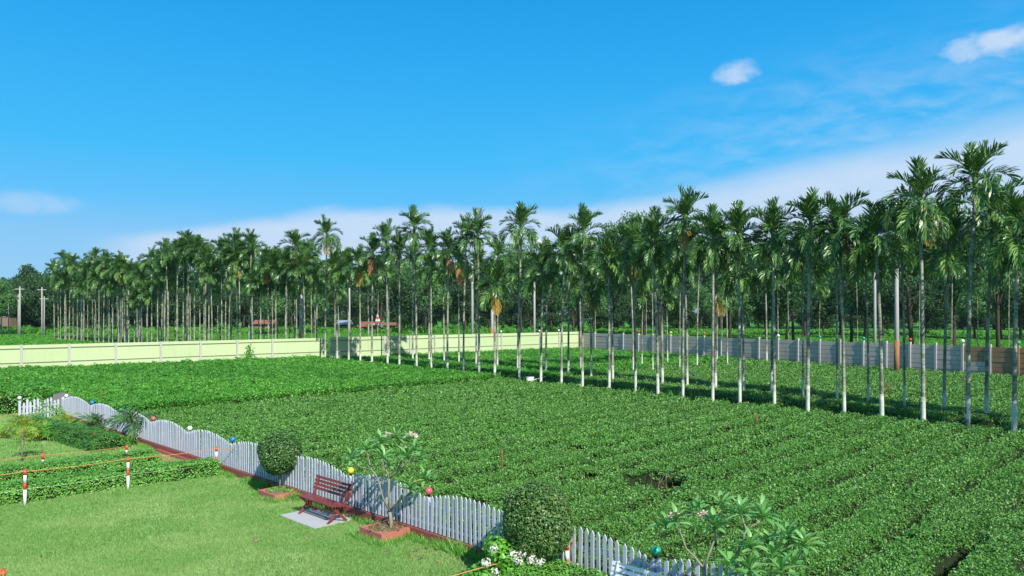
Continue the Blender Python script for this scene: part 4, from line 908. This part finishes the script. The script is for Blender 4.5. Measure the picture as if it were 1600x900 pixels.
def plum_leaf_mesh():
    b = MB(); L_ = 1.0; prof = [(0, .025), (.25, .075), (.58, .14), (.82, .10), (1.0, .01)]
    vs = []; 
    for (x, w_) in prof:
        z = .12*sin(x*pi*.8)-.18*x*x; vs += [(x, -w_, z+.03), (x, 0, z-.012), (x, w_, z+.03)]
    fs = []
    for i in range(4): a = i*3; fs += [(a, a+3, a+4, a+1), (a+1, a+4, a+5, a+2)]
    b.add(vs, fs); return b.mesh('leaf', M['plumeria'], True, True)
PL = plum_leaf_mesh()
b = MB()
for i in range(5):
    a = i*2*pi/5; b.add([(0, 0, 0), (cos(a-.35)*.03, sin(a-.35)*.03, .012), (cos(a)*.045, sin(a)*.045, .02), (cos(a+.35)*.03, sin(a+.35)*.03, .012)], [(0, 1, 2, 3)])
PFL = b.mesh('blossom', M['petal_pink'], False, True)
def plumeria(base, branches, clusters, flowers, label, leafL=.24, seed=0):
    r = random.Random(seed); base = Vector(base); root = empty('plumeria_tree', base, 0, label, 'small tree')
    for (pts, rad) in branches:
        b = MB(); b.tube([Vector(p)-base for p in pts], rad, 8); b.obj('branch' if rad[0] < .03 else 'trunk', M['bark_light'], root, True)
    for ci, (c, n, dirv) in enumerate(clusters):
        c = Vector(c)-base; a0 = r.uniform(0, 6)
        n += 5
        for i in range(n):
            a = a0+i*2.4; e = R(62-70*(i/n)**.8+r.uniform(-12, 12)); Ls = leafL*r.uniform(.8, 1.15)
            rot = Euler((r.uniform(-.3, .3), -e, a)); link('leaf', PL, root, c+Vector((0, 0, .05-.06*i/n)), rot, (Ls, Ls, Ls))
    for c in flowers:
        c = Vector(c)-base
        for i in range(8): link('blossom', PFL, root, c+Vector((r.uniform(-.08, .08), r.uniform(-.05, .05), r.uniform(-.03, .05))), (r.uniform(-.8, .8), r.uniform(-.8, .8), r.uniform(0, 6)), (1.5, 1.5, 1.5))
    return root
D = 16.55; A = lambda px, py, dd=0.0: at_d(px, py+(9 if D < 12 else 2), D+dd)
fork = A(609, 798); mid = A(608, 746); lf_ = A(590, 744, -.2); rt = A(638, 771, -.15)
cl = [(573, 702, .1), (599, 716, -.3), (594, 690, .3), (620, 684, .15), (648, 702, .0), (637, 714, -.35), (637, 690, .4), (549, 718, .25), (664, 749, -.2), (641, 764, -.35), (607, 727, .45), (655, 716, .3)]
br = [([A(611, 830), A(611, 812), fork], [.05, .042, .036]), ([fork, A(607, 770), mid], [.029, .026, .024]),
      ([fork, A(598, 775, -.1), lf_, A(580, 731, -.1), A(574, 706, .1)], [.027, .021, .018, .015, .011]), ([lf_, A(598, 730, -.25), A(599, 718, -.3)], [.015, .012, .01]),
      ([mid, A(602, 727, .1), A(595, 693, .3)], [.018, .015, .01]), ([mid, A(622, 732, .05), A(638, 719, .1), A(648, 705, 0)], [.020, .017, .014, .011]), ([A(622, 732, .05), A(632, 700, .2), A(622, 687, .15)], [.013, .011, .009]),
      ([A(638, 719, .1), A(640, 700, .3), A(637, 692, .4)], [.012, .01, .009]), ([A(580, 731, -.1), A(564, 728, .1), A(549, 721, .25)], [.012, .01, .009]), ([mid, A(606, 735, .3), A(607, 729, .45)], [.013, .011, .01]), ([mid, A(630, 728, -.2), A(637, 717, -.35)], [.013, .011, .01]),
      ([fork, A(620, 782, -.1), rt, A(651, 763, -.2), A(664, 752, -.2)], [.026, .020, .018, .014, .01]), ([rt, A(640, 767, -.35)], [.013, .01]), ([A(638, 719, .1), A(655, 718, .3)], [.012, .01])]
plumeria(A(611, 830), br, [(A(x, y, d_), rnd.randint(9, 13), None) for x, y, d_ in cl], [A(607, 679, .2), A(645, 678, .2), A(638, 679, .25)], 'open branched flowering plumeria growing from the square planter', .29, 1)
D = 10.35
br = [([A(1102, 1010), A(1101, 930), A(1100, 880)], [.04, .032, .030]), ([A(1100, 880), A(1086, 862, .1), A(1072, 848, .1), A(1062, 820, .1), A(1057, 812, .1)], [.022, .018, .014, .011, .01]),
      ([A(1100, 880), A(1108, 855), A(1118, 830), A(1117, 818)], [.02, .018, .014, .01]), ([A(1118, 830), A(1112, 810, .3), A(1127, 786, .35)], [.012, .011, .009])]
cl = [(1057, 809, .1, 12), (1116, 816, 0, 13), (1128, 783, .35, 10), (1095, 800, .45, 8), (1040, 815, .35, 7), (1084, 798, .5, 7)]
plumeria(A(1102, 1010), br, [(A(x, y, d_), n, None) for x, y, d_, n in cl], [A(1051, 797, .1), A(1094, 797, .4)], 'forked plumeria with one pink flower at the bottom edge, left of two', .255, 2)
D = 10.15
br = [([A(1165, 1010), A(1152, 920), A(1150, 868), A(1158, 838), A(1166, 818), A(1159, 798)], [.04, .03, .024, .018, .015, .01]), ([A(1166, 818), A(1180, 810), A(1191, 803)], [.014, .012, .01]),
      ([A(1165, 1010), A(1172, 930, -.2), A(1173, 886, -.2), A(1173, 852, -.2)], [.03, .024, .018, .01]), ([A(1165, 1010), A(1200, 920), A(1206, 872, .05)], [.028, .02, .01]),
      ([A(1165, 1010), A(1225, 920, -.1), A(1236, 880, -.1), A(1232, 838, .1)], [.03, .024, .016, .01]), ([A(1236, 880, -.1), A(1256, 850)], [.014, .01]), ([A(1200, 920), A(1220, 892, -.3)], [.014, .01])]
cl = [(1157, 796, 0, 12), (1192, 801, 0, 13), (1232, 834, .1, 13), (1257, 846, 0, 13), (1173, 848, -.2, 14), (1206, 868, .05, 14), (1237, 878, -.1, 14), (1173, 886, -.3, 12), (1220, 890, -.35, 12), (1200, 845, .4, 8), (1140, 880, -.2, 7)]
plumeria(A(1165, 1010), br, [(A(x, y, d_), n, None) for x, y, d_, n in cl], [], 'broad leafy plumeria at the bottom right, right of two', .265, 3)

def hedge(c, L, Wd, Hh_, rz, mat, n, label, seed, lf=.055, round_=False, group='clipped hedges in the garden'):
    r = np.random.default_rng(seed); root = empty('clipped_hedge', c, rz, label, 'hedge', group)
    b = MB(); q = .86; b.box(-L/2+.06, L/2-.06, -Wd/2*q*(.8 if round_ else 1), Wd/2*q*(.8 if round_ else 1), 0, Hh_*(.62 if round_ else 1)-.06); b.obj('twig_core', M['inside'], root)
    areas = np.array([L*Wd, L*Hh_, L*Hh_, Wd*Hh_, Wd*Hh_]); k_ = r.choice(5, n, p=areas/areas.sum()); a = r.uniform(-.5, .5, n); c2 = r.uniform(0, 1, n)
    P = np.zeros((n, 3)); N = np.zeros((n, 3))
    for f in range(5):
        m_ = k_ == f
        if f == 0: P[m_] = np.stack([a[m_]*L, (c2[m_]-.5)*Wd, np.full(m_.sum(), Hh_)], 1); N[m_] = (0, 0, 1)
        elif f < 3: sg = -1 if f == 1 else 1; P[m_] = np.stack([a[m_]*L, np.full(m_.sum(), sg*Wd/2), c2[m_]*Hh_], 1); N[m_] = (0, sg, 0)
        else: sg = -1 if f == 3 else 1; P[m_] = np.stack([np.full(m_.sum(), sg*L/2), a[m_]*Wd, c2[m_]*Hh_], 1); N[m_] = (sg, 0, 0)
    if round_:
        yy_ = P[:, 1]/(Wd/2); P[:, 2] *= 1-.35*yy_**2
    lump = (fnoise(P[:, 0]*1.7+20, P[:, 1]*2+P[:, 2]*2+20, seed, 3)-.5)*.24; P += N*(lump-.05*r.uniform(0, 1, n)**2*2)[:, None]; P += r.normal(0, .012, P.shape); P[:, 2] = np.maximum(P[:, 2], .01)
    N2 = N*.8+r.normal(0, .45, (n, 3)); N2[:, 2] += .6
    link('foliage', quads_mesh('foliage', leaf_quads(P, N2, lf, lf*.55, r, .12), mat, r.uniform(0, 1, n)), root); return root
def along(p0, p1): return ((p0+p1)/2), (p1-p0).length, atan2(p1.y-p0.y, p1.x-p0.x)
def hedge2(p0, p1, Wd, Hh_, *a, **k):
    """p0-p1 is the foot of the camera-facing side"""
    c, L, rz = along(p0, p1); nrm = Vector((-sin(rz), cos(rz), 0))
    if nrm.y < 0: nrm = -nrm
    return hedge(c+nrm*Wd/2, L, Wd, Hh_, rz, *a, **k)
h0 = at(0, 793); h1 = at(343, 745); ex = (h0-h1).normalized()
hedge2(h0+ex*4.5, h1, .80, .50, M['hedge'], 36000, 'low clipped hedge nearest the lawn with rope posts before it', 11)
h0 = Vector((-14.5, 20.9, 0)); h1 = Vector((-11.3, 23.6, 0)); ex = (h0-h1).normalized()
hedge2(h0+ex*4.5, h1+Vector((.1, .1, 0)), 1.25, .49, M['hedge'], 36000, 'clipped hedge behind the front one, ending by the small palm', 12)
hedge2(Vector((-21.5, 31.6, 0)), Vector((-14.9, 26.3, 0)), 1.35, .60, M['hedge_dark'], 26000, 'broad dark rounded hedge running toward the gate', 13, round_=True)
q0 = at(-40, 655); hedge2(Vector((-31, 33.6, 0)), Vector((-24.6, 34.9, 0)), .9, .62, M['hedge_dark'], 9000, 'far dark hedge at the left edge beside the gate', 14, lf=.08)
hedge2(Vector((-33, 36.2, 0)), Vector((-24.9, 37.4, 0)), .8, .80, M['thatch2'] if 'thatch2' in M else M['cordyline'], 5000, 'brownish green hedge behind the gate at the left edge', 15, lf=.08)
hedge(Vector((.72, 12.45, 0)), 1.45, 1.3, .60, RZ_V, M['hedge'], 9500, 'small clipped hedge at the bottom edge beside the white bench', 16, lf=.05)

# white flowering shrub
root = empty('flowering_shrub', (-.14, 13.05, 0), 0, 'light green shrub with clusters of white flowers at the bottom edge', 'shrub')
r = np.random.default_rng(44); n = 2000; d_ = r.normal(size=(n, 3)); d_ /= np.linalg.norm(d_, axis=1, keepdims=True)
cc = np.array([(-.33, 0, .42), (.1, .05, .62), (-.02, -.05, .78), (.38, 0, .52), (-.5, .05, .36), (.1, -.2, .38), (-.15, .0, .90), (.52, .1, .55), (.25, .05, .80)]); k_ = r.integers(0, len(cc), n); P = cc[k_]+d_*r.uniform(.12, .24, n)[:, None]; P[:, 2] = np.maximum(P[:, 2], .05)
N = d_+r.normal(0, .4, (n, 3)); N[:, 2] += .5; link('foliage', quads_mesh('foliage', leaf_quads(P, N, .095, .065, r, .15), M['shrub_light'], r.uniform(0, 1, n)), root)
b = MB()
for c in cc: b.tube([(0, 0, 0), (c[0]*.5, c[1]*.5, c[2]*.5), tuple(c)], [.016, .012, .006], 5)
b.obj('stems', M['bark_dark'], root)
for i, (px_, py_, nn_) in enumerate(((757, 878, 80), (798, 866, 90), (812, 862, 70), (825, 872, 90), (838, 876, 60), (768, 858, 50), (770, 893, 40), (806, 875, 60))):
    c = at_d(px_, py_, 12.95)-Vector((-.18, 13.15, 0)); dd_ = r.normal(size=(nn_, 3)); dd_ /= np.linalg.norm(dd_, axis=1, keepdims=True); c = c*1.03; P = np.array(c)+dd_*.095*r.uniform(.7, 1, nn_)[:, None]
    link('flower_cluster', quads_mesh('flower_cluster', leaf_quads(P, dd_+r.normal(0, .3, (nn_, 3)), .042, .03, r, .1), M['petal'], r.uniform(0, 1, nn_)), root)
# red flowers at the bottom edge
root = empty('red_flower_plant', (2.62, 11.15, 0), 0, 'red blossoms peeping up before the fence at the bottom edge', 'flower')
b = MB(); b.tube([(0, 0, 0), (.02, 0, .6), (0, 0, 1.02)], [.012, .01, .006], 6); b.tube([(0, 0, .5), (.14, 0, 1.0)], [.008, .005], 6); b.obj('stem', M['bark_dark'], root)
for k_, (fx, fz) in enumerate(((0, 1.04), (.15, 1.02), (.07, .96))):
    dd_ = r.normal(size=(26, 3)); dd_ /= np.linalg.norm(dd_, axis=1, keepdims=True); link('blossom', quads_mesh('blossom', leaf_quads(np.array([fx, 0, fz])+dd_*.03, dd_, .045, .035, r), M['petal_red'], r.uniform(0, 1, 26)), root)
dd_ = r.normal(size=(60, 3)); dd_ /= np.linalg.norm(dd_, axis=1, keepdims=True); link('foliage', quads_mesh('foliage', leaf_quads(np.array([.05, 0, .55])+dd_*np.array([.2, .2, .35]), dd_, .09, .04, r), M['hedge'], r.uniform(0, 1, 60)), root)

# small garden palms and shrubs at the left
def small_palm(loc, trunk_h, fr, n, mats, label, scale=.5, seed=0, lean=0.0, e=(70, -5), name='garden_palm', tr=.035):
    rr_ = random.Random(seed); root = empty(name, loc, 0, label, 'small palm'); b = MB(); b.tube([(0, 0, 0), (lean*.4, 0, trunk_h*.5), (lean, 0, trunk_h)], [tr, tr*.7, tr*.6], 8); b.obj('trunk', M['bark_light'], root, True)
    a = 0
    for i in range(n): a += 2.4; link('frond', mats[i % len(mats)], root, (lean, 0, trunk_h-.02), (0, -R(e[0]+(e[1]-e[0])*i/n)+R(50), a), (scale*rr_.uniform(.85, 1.15),)*3)
    return root
YF = [frond_mesh('frond', 50, 95, 1.5, [M['cordyline'], M['cordyline']], 200+i, n=16, limp=.5) for i in range(2)]
DF = [frond_mesh('frond', 50, 105, 1.8, [M['palm'], M['crownshaft']], 210+i, n=22, limp=.35) for i in range(3)]
small_palm(at(34, 723), 1.22, None, 13, YF, 'small yellow green garden palm on a bare stem in the left lawn', .36, 1, .06, (95, 10))
p = at(213, 693); small_palm(p, .78, None, 11, DF, 'small garden palm with long drooping dark fronds before the fence', .62, 2, -.1, (70, 20), tr=.04)
p = at(156, 674); small_palm(p, .22, None, 13, DF, 'bushy dark stemless palm before the far part of the fence', .58, 3, 0, (80, 15), tr=.05)
p = at(104, 672); small_palm(p, .35, None, 9, YF, 'little yellow green palm plant near the far end of the fence', .45, 4, 0, (90, 20), tr=.03)
def frond_clump(loc, w, n, scale, label, seed):
    r_ = random.Random(seed); root = empty('ornamental_shrub', loc, 0, label, 'shrub', 'yellow green ornamental shrubs by the far hedge')
    for i in range(n):
        x, y = r_.uniform(-w, w), r_.uniform(-w*.5, w*.5); q = scale*r_.uniform(.7, 1.2)
        link('frond', (YF if r_.random() < .6 else GF)[i % 2], root, (x, y, r_.uniform(0, .12)), (0, -R(r_.uniform(-5, 42)), r_.uniform(0, 6.28)), (q, q, q))
    b = MB()
    for i in range(5): b.tube([(r_.uniform(-w*.6, w*.6), r_.uniform(-.1, .1), 0), (r_.uniform(-w*.6, w*.6), r_.uniform(-.2, .2), .35)], [.015, .008], 5)
    b.obj('stems', M['bark_dark'], root)
GF = [frond_mesh('frond', 55, 90, 1.5, [M['shrub_light'], M['shrub_light']], 220+i, n=16, limp=.4) for i in range(2)]
frond_clump(at(84, 690), .75, 26, .50, 'yellow green feathery shrub right of the small yellow palm', 1)
frond_clump(at(58, 680), .6, 18, .50, 'yellow green feathery shrub just behind the small yellow palm', 4)
frond_clump(at(6, 686), .8, 24, .42, 'yellow green feathery shrub at the left edge', 2)
bush('garden_shrub', at(75, 655), 1.3, .5, .75, M['shrub_light'], 900, .10, 'light green climber heaped over the small gate', 'shrub', seed=8, core=False)
bush('garden_shrub', uv(31.5, -1.2), 1.5, .7, 1.25, M['hedge'], 1500, .11, 'leafy bush rising behind the small gate', 'shrub', seed=9)
bush('garden_shrub', at(112, 672), .25, .25, .35, M['hedge_dark'], 300, .07, 'small dark bush near the far end of the fence', 'shrub', seed=10)
b = MB(); b.box(-.5, .5, -.12, .12, .45, .52); b.box(-.45, -.4, -.08, .08, 0, .45); b.box(.4, .45, -.08, .08, 0, .45); root = empty('teal_stool', (-24.3, 33.2, .2), .1, 'teal painted low bench at the left edge', 'bench')
b = MB(); b.box(-.5, .5, -.12, .12, .45, .52); b.obj('seat', M['globe_mint'], root)
for sx in (-.42, .42): b = MB(); b.box(sx-.03, sx+.03, -.1, .1, -.2, .449); b.obj('leg', M['globe_mint'], root)

# ------------------------------------------------------------ rope posts
def rope_post(x, y, h, label, grp='red and white rope posts in the garden', bands=4):
    root = empty('rope_post', (x, y, 0), 0, label, 'post', grp); r0 = .038
    cuts = [(0, h*.45, 'white'), (h*.45, h*.63, 'red'), (h*.63, h*.84, 'white'), (h*.84, h, 'red')]
    if h < .7: cuts = [(0, h*.62, 'white'), (h*.62, h, 'red')]
    for z0_, z1_, c_ in cuts:
        b = MB(); b.tube([(0, 0, z0_+.001), (0, 0, z1_-.001)], r0, 12); b.obj('painted_band', M['pole_'+c_], root, True)
    b = MB(); b.tube([(0, 0, h-.07), (0, 0, h-.05)], r0+.008, 10); b.obj('rope_loop', M['rope'], root)
    return Vector((x, y, h-.06))
def rope(pts, rad, mat, name, label, sag=.03):
    b = MB(); out = []
    for i in range(len(pts)-1):
        for k_ in range(8):
            t = k_/8; p_ = pts[i].lerp(pts[i+1], t); p_.z -= sag*4*t*(1-t); out.append(p_)
    out.append(pts[-1]); b.tube(out, rad, 6); tag(b.obj(name, mat, None, True), label, 'rope')
q1 = at(39, 791); q2 = at(200, 767); q3 = at(338, 744)
t1 = rope_post(q1.x, q1.y, .96, 'red and white post before the front hedge, leftmost of three'); t2 = rope_post(q2.x, q2.y, .96, 'red and white post before the front hedge, middle of three'); t3 = rope_post(q3.x, q3.y, .90, 'red and white post before the front hedge, nearest the fence')
ft = uv(10.75, -.07, .88); t0 = t1+(t1-t2)*1.0
rope([t0, t1, t2, t3, ft], .009, M['rope'], 'boundary_rope', 'orange rope along the front hedge from post to post')
rope([t0-Vector((0, 0, .45)), t1-Vector((0, .04, .45)), t2-Vector((0, .04, .42)), t3-Vector((0, .04, .45))], .0035, M['cord'], 'thin_rope', 'thin pale green cord low along the front hedge')
sm = [(67, 708, 23.6, 'short red topped post behind the second hedge, left one'), (198, 697, 25.6, 'short red topped post behind the second hedge, right one'), (108, 664, 29.8, 'short red topped post by the dark hedge, farther one'), (147, 675, 28.0, 'short red topped post by the dark hedge, nearer one')]
tt_ = []
for px_, py_, D_, lb in sm:
    p = at_d(px_, py_, D_); tt_.append(rope_post(p.x, p.y, max(p.z, .45), lb, 'short red topped rope posts'))
rope([tt_[0]+(tt_[0]-tt_[1])*1.0, tt_[0], tt_[1]], .009, M['rope'], 'boundary_rope', 'orange rope over the second hedge in the left lawn')
rope([tt_[2], tt_[3], tt_[3]+Vector((1.6, -.6, -.25))], .008, M['rope'], 'boundary_rope', 'short orange rope beside the dark hedge near the fence')
rope([at_d(-30, 656, 33), at_d(30, 645, 33.5)], .010, M['rope'], 'boundary_rope', 'orange rope at the far left edge above the hedge')
p5 = at_d(886, 847, 13.28); t5 = rope_post(p5.x, p5.y, p5.z, 'red and white post beside the large topiary at the fence')
p6 = Vector((-3.35, 11.9, 0)); 
rope([at_d(690, 905, 12.6), at_d(745, 889, 12.8), t5, uv(-2.62, -.06, .94)], .009, M['rope'], 'boundary_rope', 'orange rope passing the white flowering shrub to the fence', .0)
p7 = at_d(5, 889, 13.0); t7 = rope_post(p7.x, p7.y, p7.z, 'red post top at the lower left corner of the lawn'); rope([t7+Vector((-2, 1.2, 0)), t7, t7+Vector((2.2, -3.0, -.1))], .010, M['rope'], 'boundary_rope', 'orange rope at the lower left corner')

# ------------------------------------------------------------ small things in the tea
def stake(px_, py_, z, h, label, r0=.035, rot=0.05):
    p = at(px_, py_, z); root = empty('wooden_stake', (p.x, p.y, 0), 0, label, 'stake', 'wooden stakes among the tea bushes')
    b = MB(); b.tube([(0, 0, 0), (rot*.5, 0, z+h*.5), (rot, 0, z+h)], [r0, r0*.9, r0*.6], 7); b.obj('shaft', M['wood'], root, True)
    b = MB(); b.tube([(rot*.9, 0, z+h*.55), (rot*.9+.06, 0, z+h*.62)], [r0*.5, r0*.3], 5); b.obj('stub', M['wood'], root)
stake(785, 731, .66, .52, 'brown wooden stake standing in the middle of the trimmed tea', .03, -.02)
stake(1181, 663, .62, .42, 'thin wooden stake near the front palm row at the right')
stake(158, 624, .85, .42, 'wooden stake in the bright tea near the fence end')
stake(607, 592, .85, .4, 'small wooden stake in the bright tea at the centre')
stake(1386, 612, .62, .5, 'left one of two reddish stakes before the grey wall'); stake(1388.5, 613, .62, .45, 'right one of two reddish stakes before the grey wall')
stake(1505, 598, .62, .5, 'reddish stake in the tea close to the stained wall')
p = at(828, 597, .55); root = empty('paint_bucket', (p.x, p.y, .38), .2, 'whitish bucket with a blue label beside the palm row', 'bucket')
b = MB(); b.tube([(0, 0, 0), (0, 0, .5), (0, 0, .501), (0, 0, .05)], [.22, .27, .25, .21], 18, 0, False); b.obj('body', M['bucket'], root, True)
b = MB(); b.tube([(0, 0, .47), (0, 0, .5)], .283, 18); b.obj('rim', M['bucket'], root)
b = MB()
for k_ in range(6):
    a0 = -1.35+k_*.12; a1 = a0+.12; b.add([(cos(a)*(.228+.05*z/.5)*1.03, sin(a)*(.228+.05*z/.5)*1.03, z) for a, z in ((a0+.6, .05), (a1+.6, .05), (a1+.6, .45), (a0+.6, .45))], [(0, 1, 2, 3)])
b.obj('blue_label', M['bucket_blue'], root)
r = np.random.default_rng(77); n = 46; a = np.array([at(r.uniform(640, 745), r.uniform(848, 884)) for _ in range(n)]+[at(px_, py_) for px_, py_ in zip(r.uniform(380, 640, 14), r.uniform(790, 870, 14))]); n = len(a); a[:, 2] = .045
N = r.normal(0, .4, (n, 3)); N[:, 2] += 1; o = link('fallen_leaves', quads_mesh('fallen_leaves', leaf_quads(a, N, .13, .05, r, .15), M['thatch'], r.uniform(0, 1, n))); tag(o, 'dry brown fallen leaves on the lawn near the fence', None, None, 'stuff')
# bare twigs in the hole of the tea
root = empty('bare_tea_stump', (HOLE[0], HOLE[1], 0), 0, 'bare brown tea twigs in the dark gap of the trimmed plot', 'stump'); rr_ = random.Random(5)
for i in range(9):
    a = rr_.uniform(-1, 1)*.95; x, y = V[0]*a, V[1]*a; b = MB(); b.tube([(x, y+.1, 0), (x+rr_.uniform(-.08, .08), y+.12, .3), (x+rr_.uniform(-.22, .22), y+.1+rr_.uniform(-.1, .2), rr_.uniform(.5, .66))], [.016, .012, .005], 5); b.obj('twig', M['twig'], root)
# heap of dry palm litter between the rows
p = at(1106, 615, .5); n = 900; d_ = r.normal(size=(n, 3)); d_[:, 2] = np.abs(d_[:, 2]); d_ /= np.linalg.norm(d_, axis=1, keepdims=True)
o = link('palm_litter', quads_mesh('palm_litter', leaf_quads(d_*np.array([1.1, .6, .55])*r.uniform(.7, 1, n)[:, None], d_+r.normal(0, .5, (n, 3)), .22, .05, r), M['thatch'], r.uniform(0, 1, n)), loc=(p.x, p.y, .2)); tag(o, 'heap of dry brown palm litter between the palm rows', None, None, 'stuff')
# climber on the green wall
p = WL0+dirL*0; hx = hit(388, A0, WL1); p = A0+dirL*hx; nrm = Vector((dirL.y, -dirL.x, 0))
n = 260; P = np.stack([r.normal(0, .28, n), r.uniform(-.12, -.02, n), np.abs(r.normal(0, .8, n))+.6], 1); P[:, 0] *= np.clip(1.6-P[:, 2]*.5, .2, 1); k_ = P[:, 2] < 2.3
root = empty('wall_climber', (p.x+nrm.x*.1, p.y+nrm.y*.1, 0), atan2(dirL.y, dirL.x), 'thin green climber creeping up the pale green wall', 'climbing plant'); N = r.normal(0, .6, (k_.sum(), 3)); N[:, 1] -= 1
link('foliage', quads_mesh('foliage', leaf_quads(P[k_], N, .16, .09, r), M['tea_bright'], r.uniform(0, 1, k_.sum())), root); b = MB(); b.tube([(0, -.03, 0), (.05, -.03, 1.2), (-.02, -.03, 2.2)], [.015, .01, .004], 5); b.obj('vine_stem', M['bark_dark'], root)
# hose lying over the far tea
b = MB(); pts_ = [at(828+i*8, 600-i*2.2, .55) for i in range(0, 4)]; b.tube([p_+Vector((0, 0, .2)) for p_ in pts_], .03, 6); tag(b.obj('garden_hose', M['cord'], None, True), 'pale hose lying from the bucket toward the second palm row', 'hose')
b = MB(); pts_ = [at(1072, 577, .7), at(1098, 597, .6), at(1125, 613, .5), at(1140, 622, .3)]; b.tube([p_+Vector((0, 0, .05)) for p_ in pts_], .03, 6); tag(b.obj('garden_hose', M['roof_blue'], None, True), 'pale blue hose crossing the tea behind the palm rows', 'hose')
# thin air that pales the farthest trees
b = MB(); b.box(-430, 520, -40, 720, -1.0, 42.0); hz = b.mesh('haze', bpy.data.materials.new('haze_air')); hm_ = hz.materials[0]; hm_.use_nodes = True; hm_.node_tree.nodes.clear(); q = NG(hm_.node_tree)
pv = q.node('ShaderNodeVolumePrincipled'); pv.inputs['Color'].default_value = (.86, .93, 1, 1); pv.inputs['Density'].default_value = .00011; pv.inputs['Anisotropy'].default_value = .2
ho = q.node('ShaderNodeOutputMaterial'); q.l.new(pv.outputs[0], ho.inputs['Volume']); tag(link('haze', hz), 'thin pale blue air over the far fields', None, None, 'stuff')
print('objects', len(bpy.data.objects))
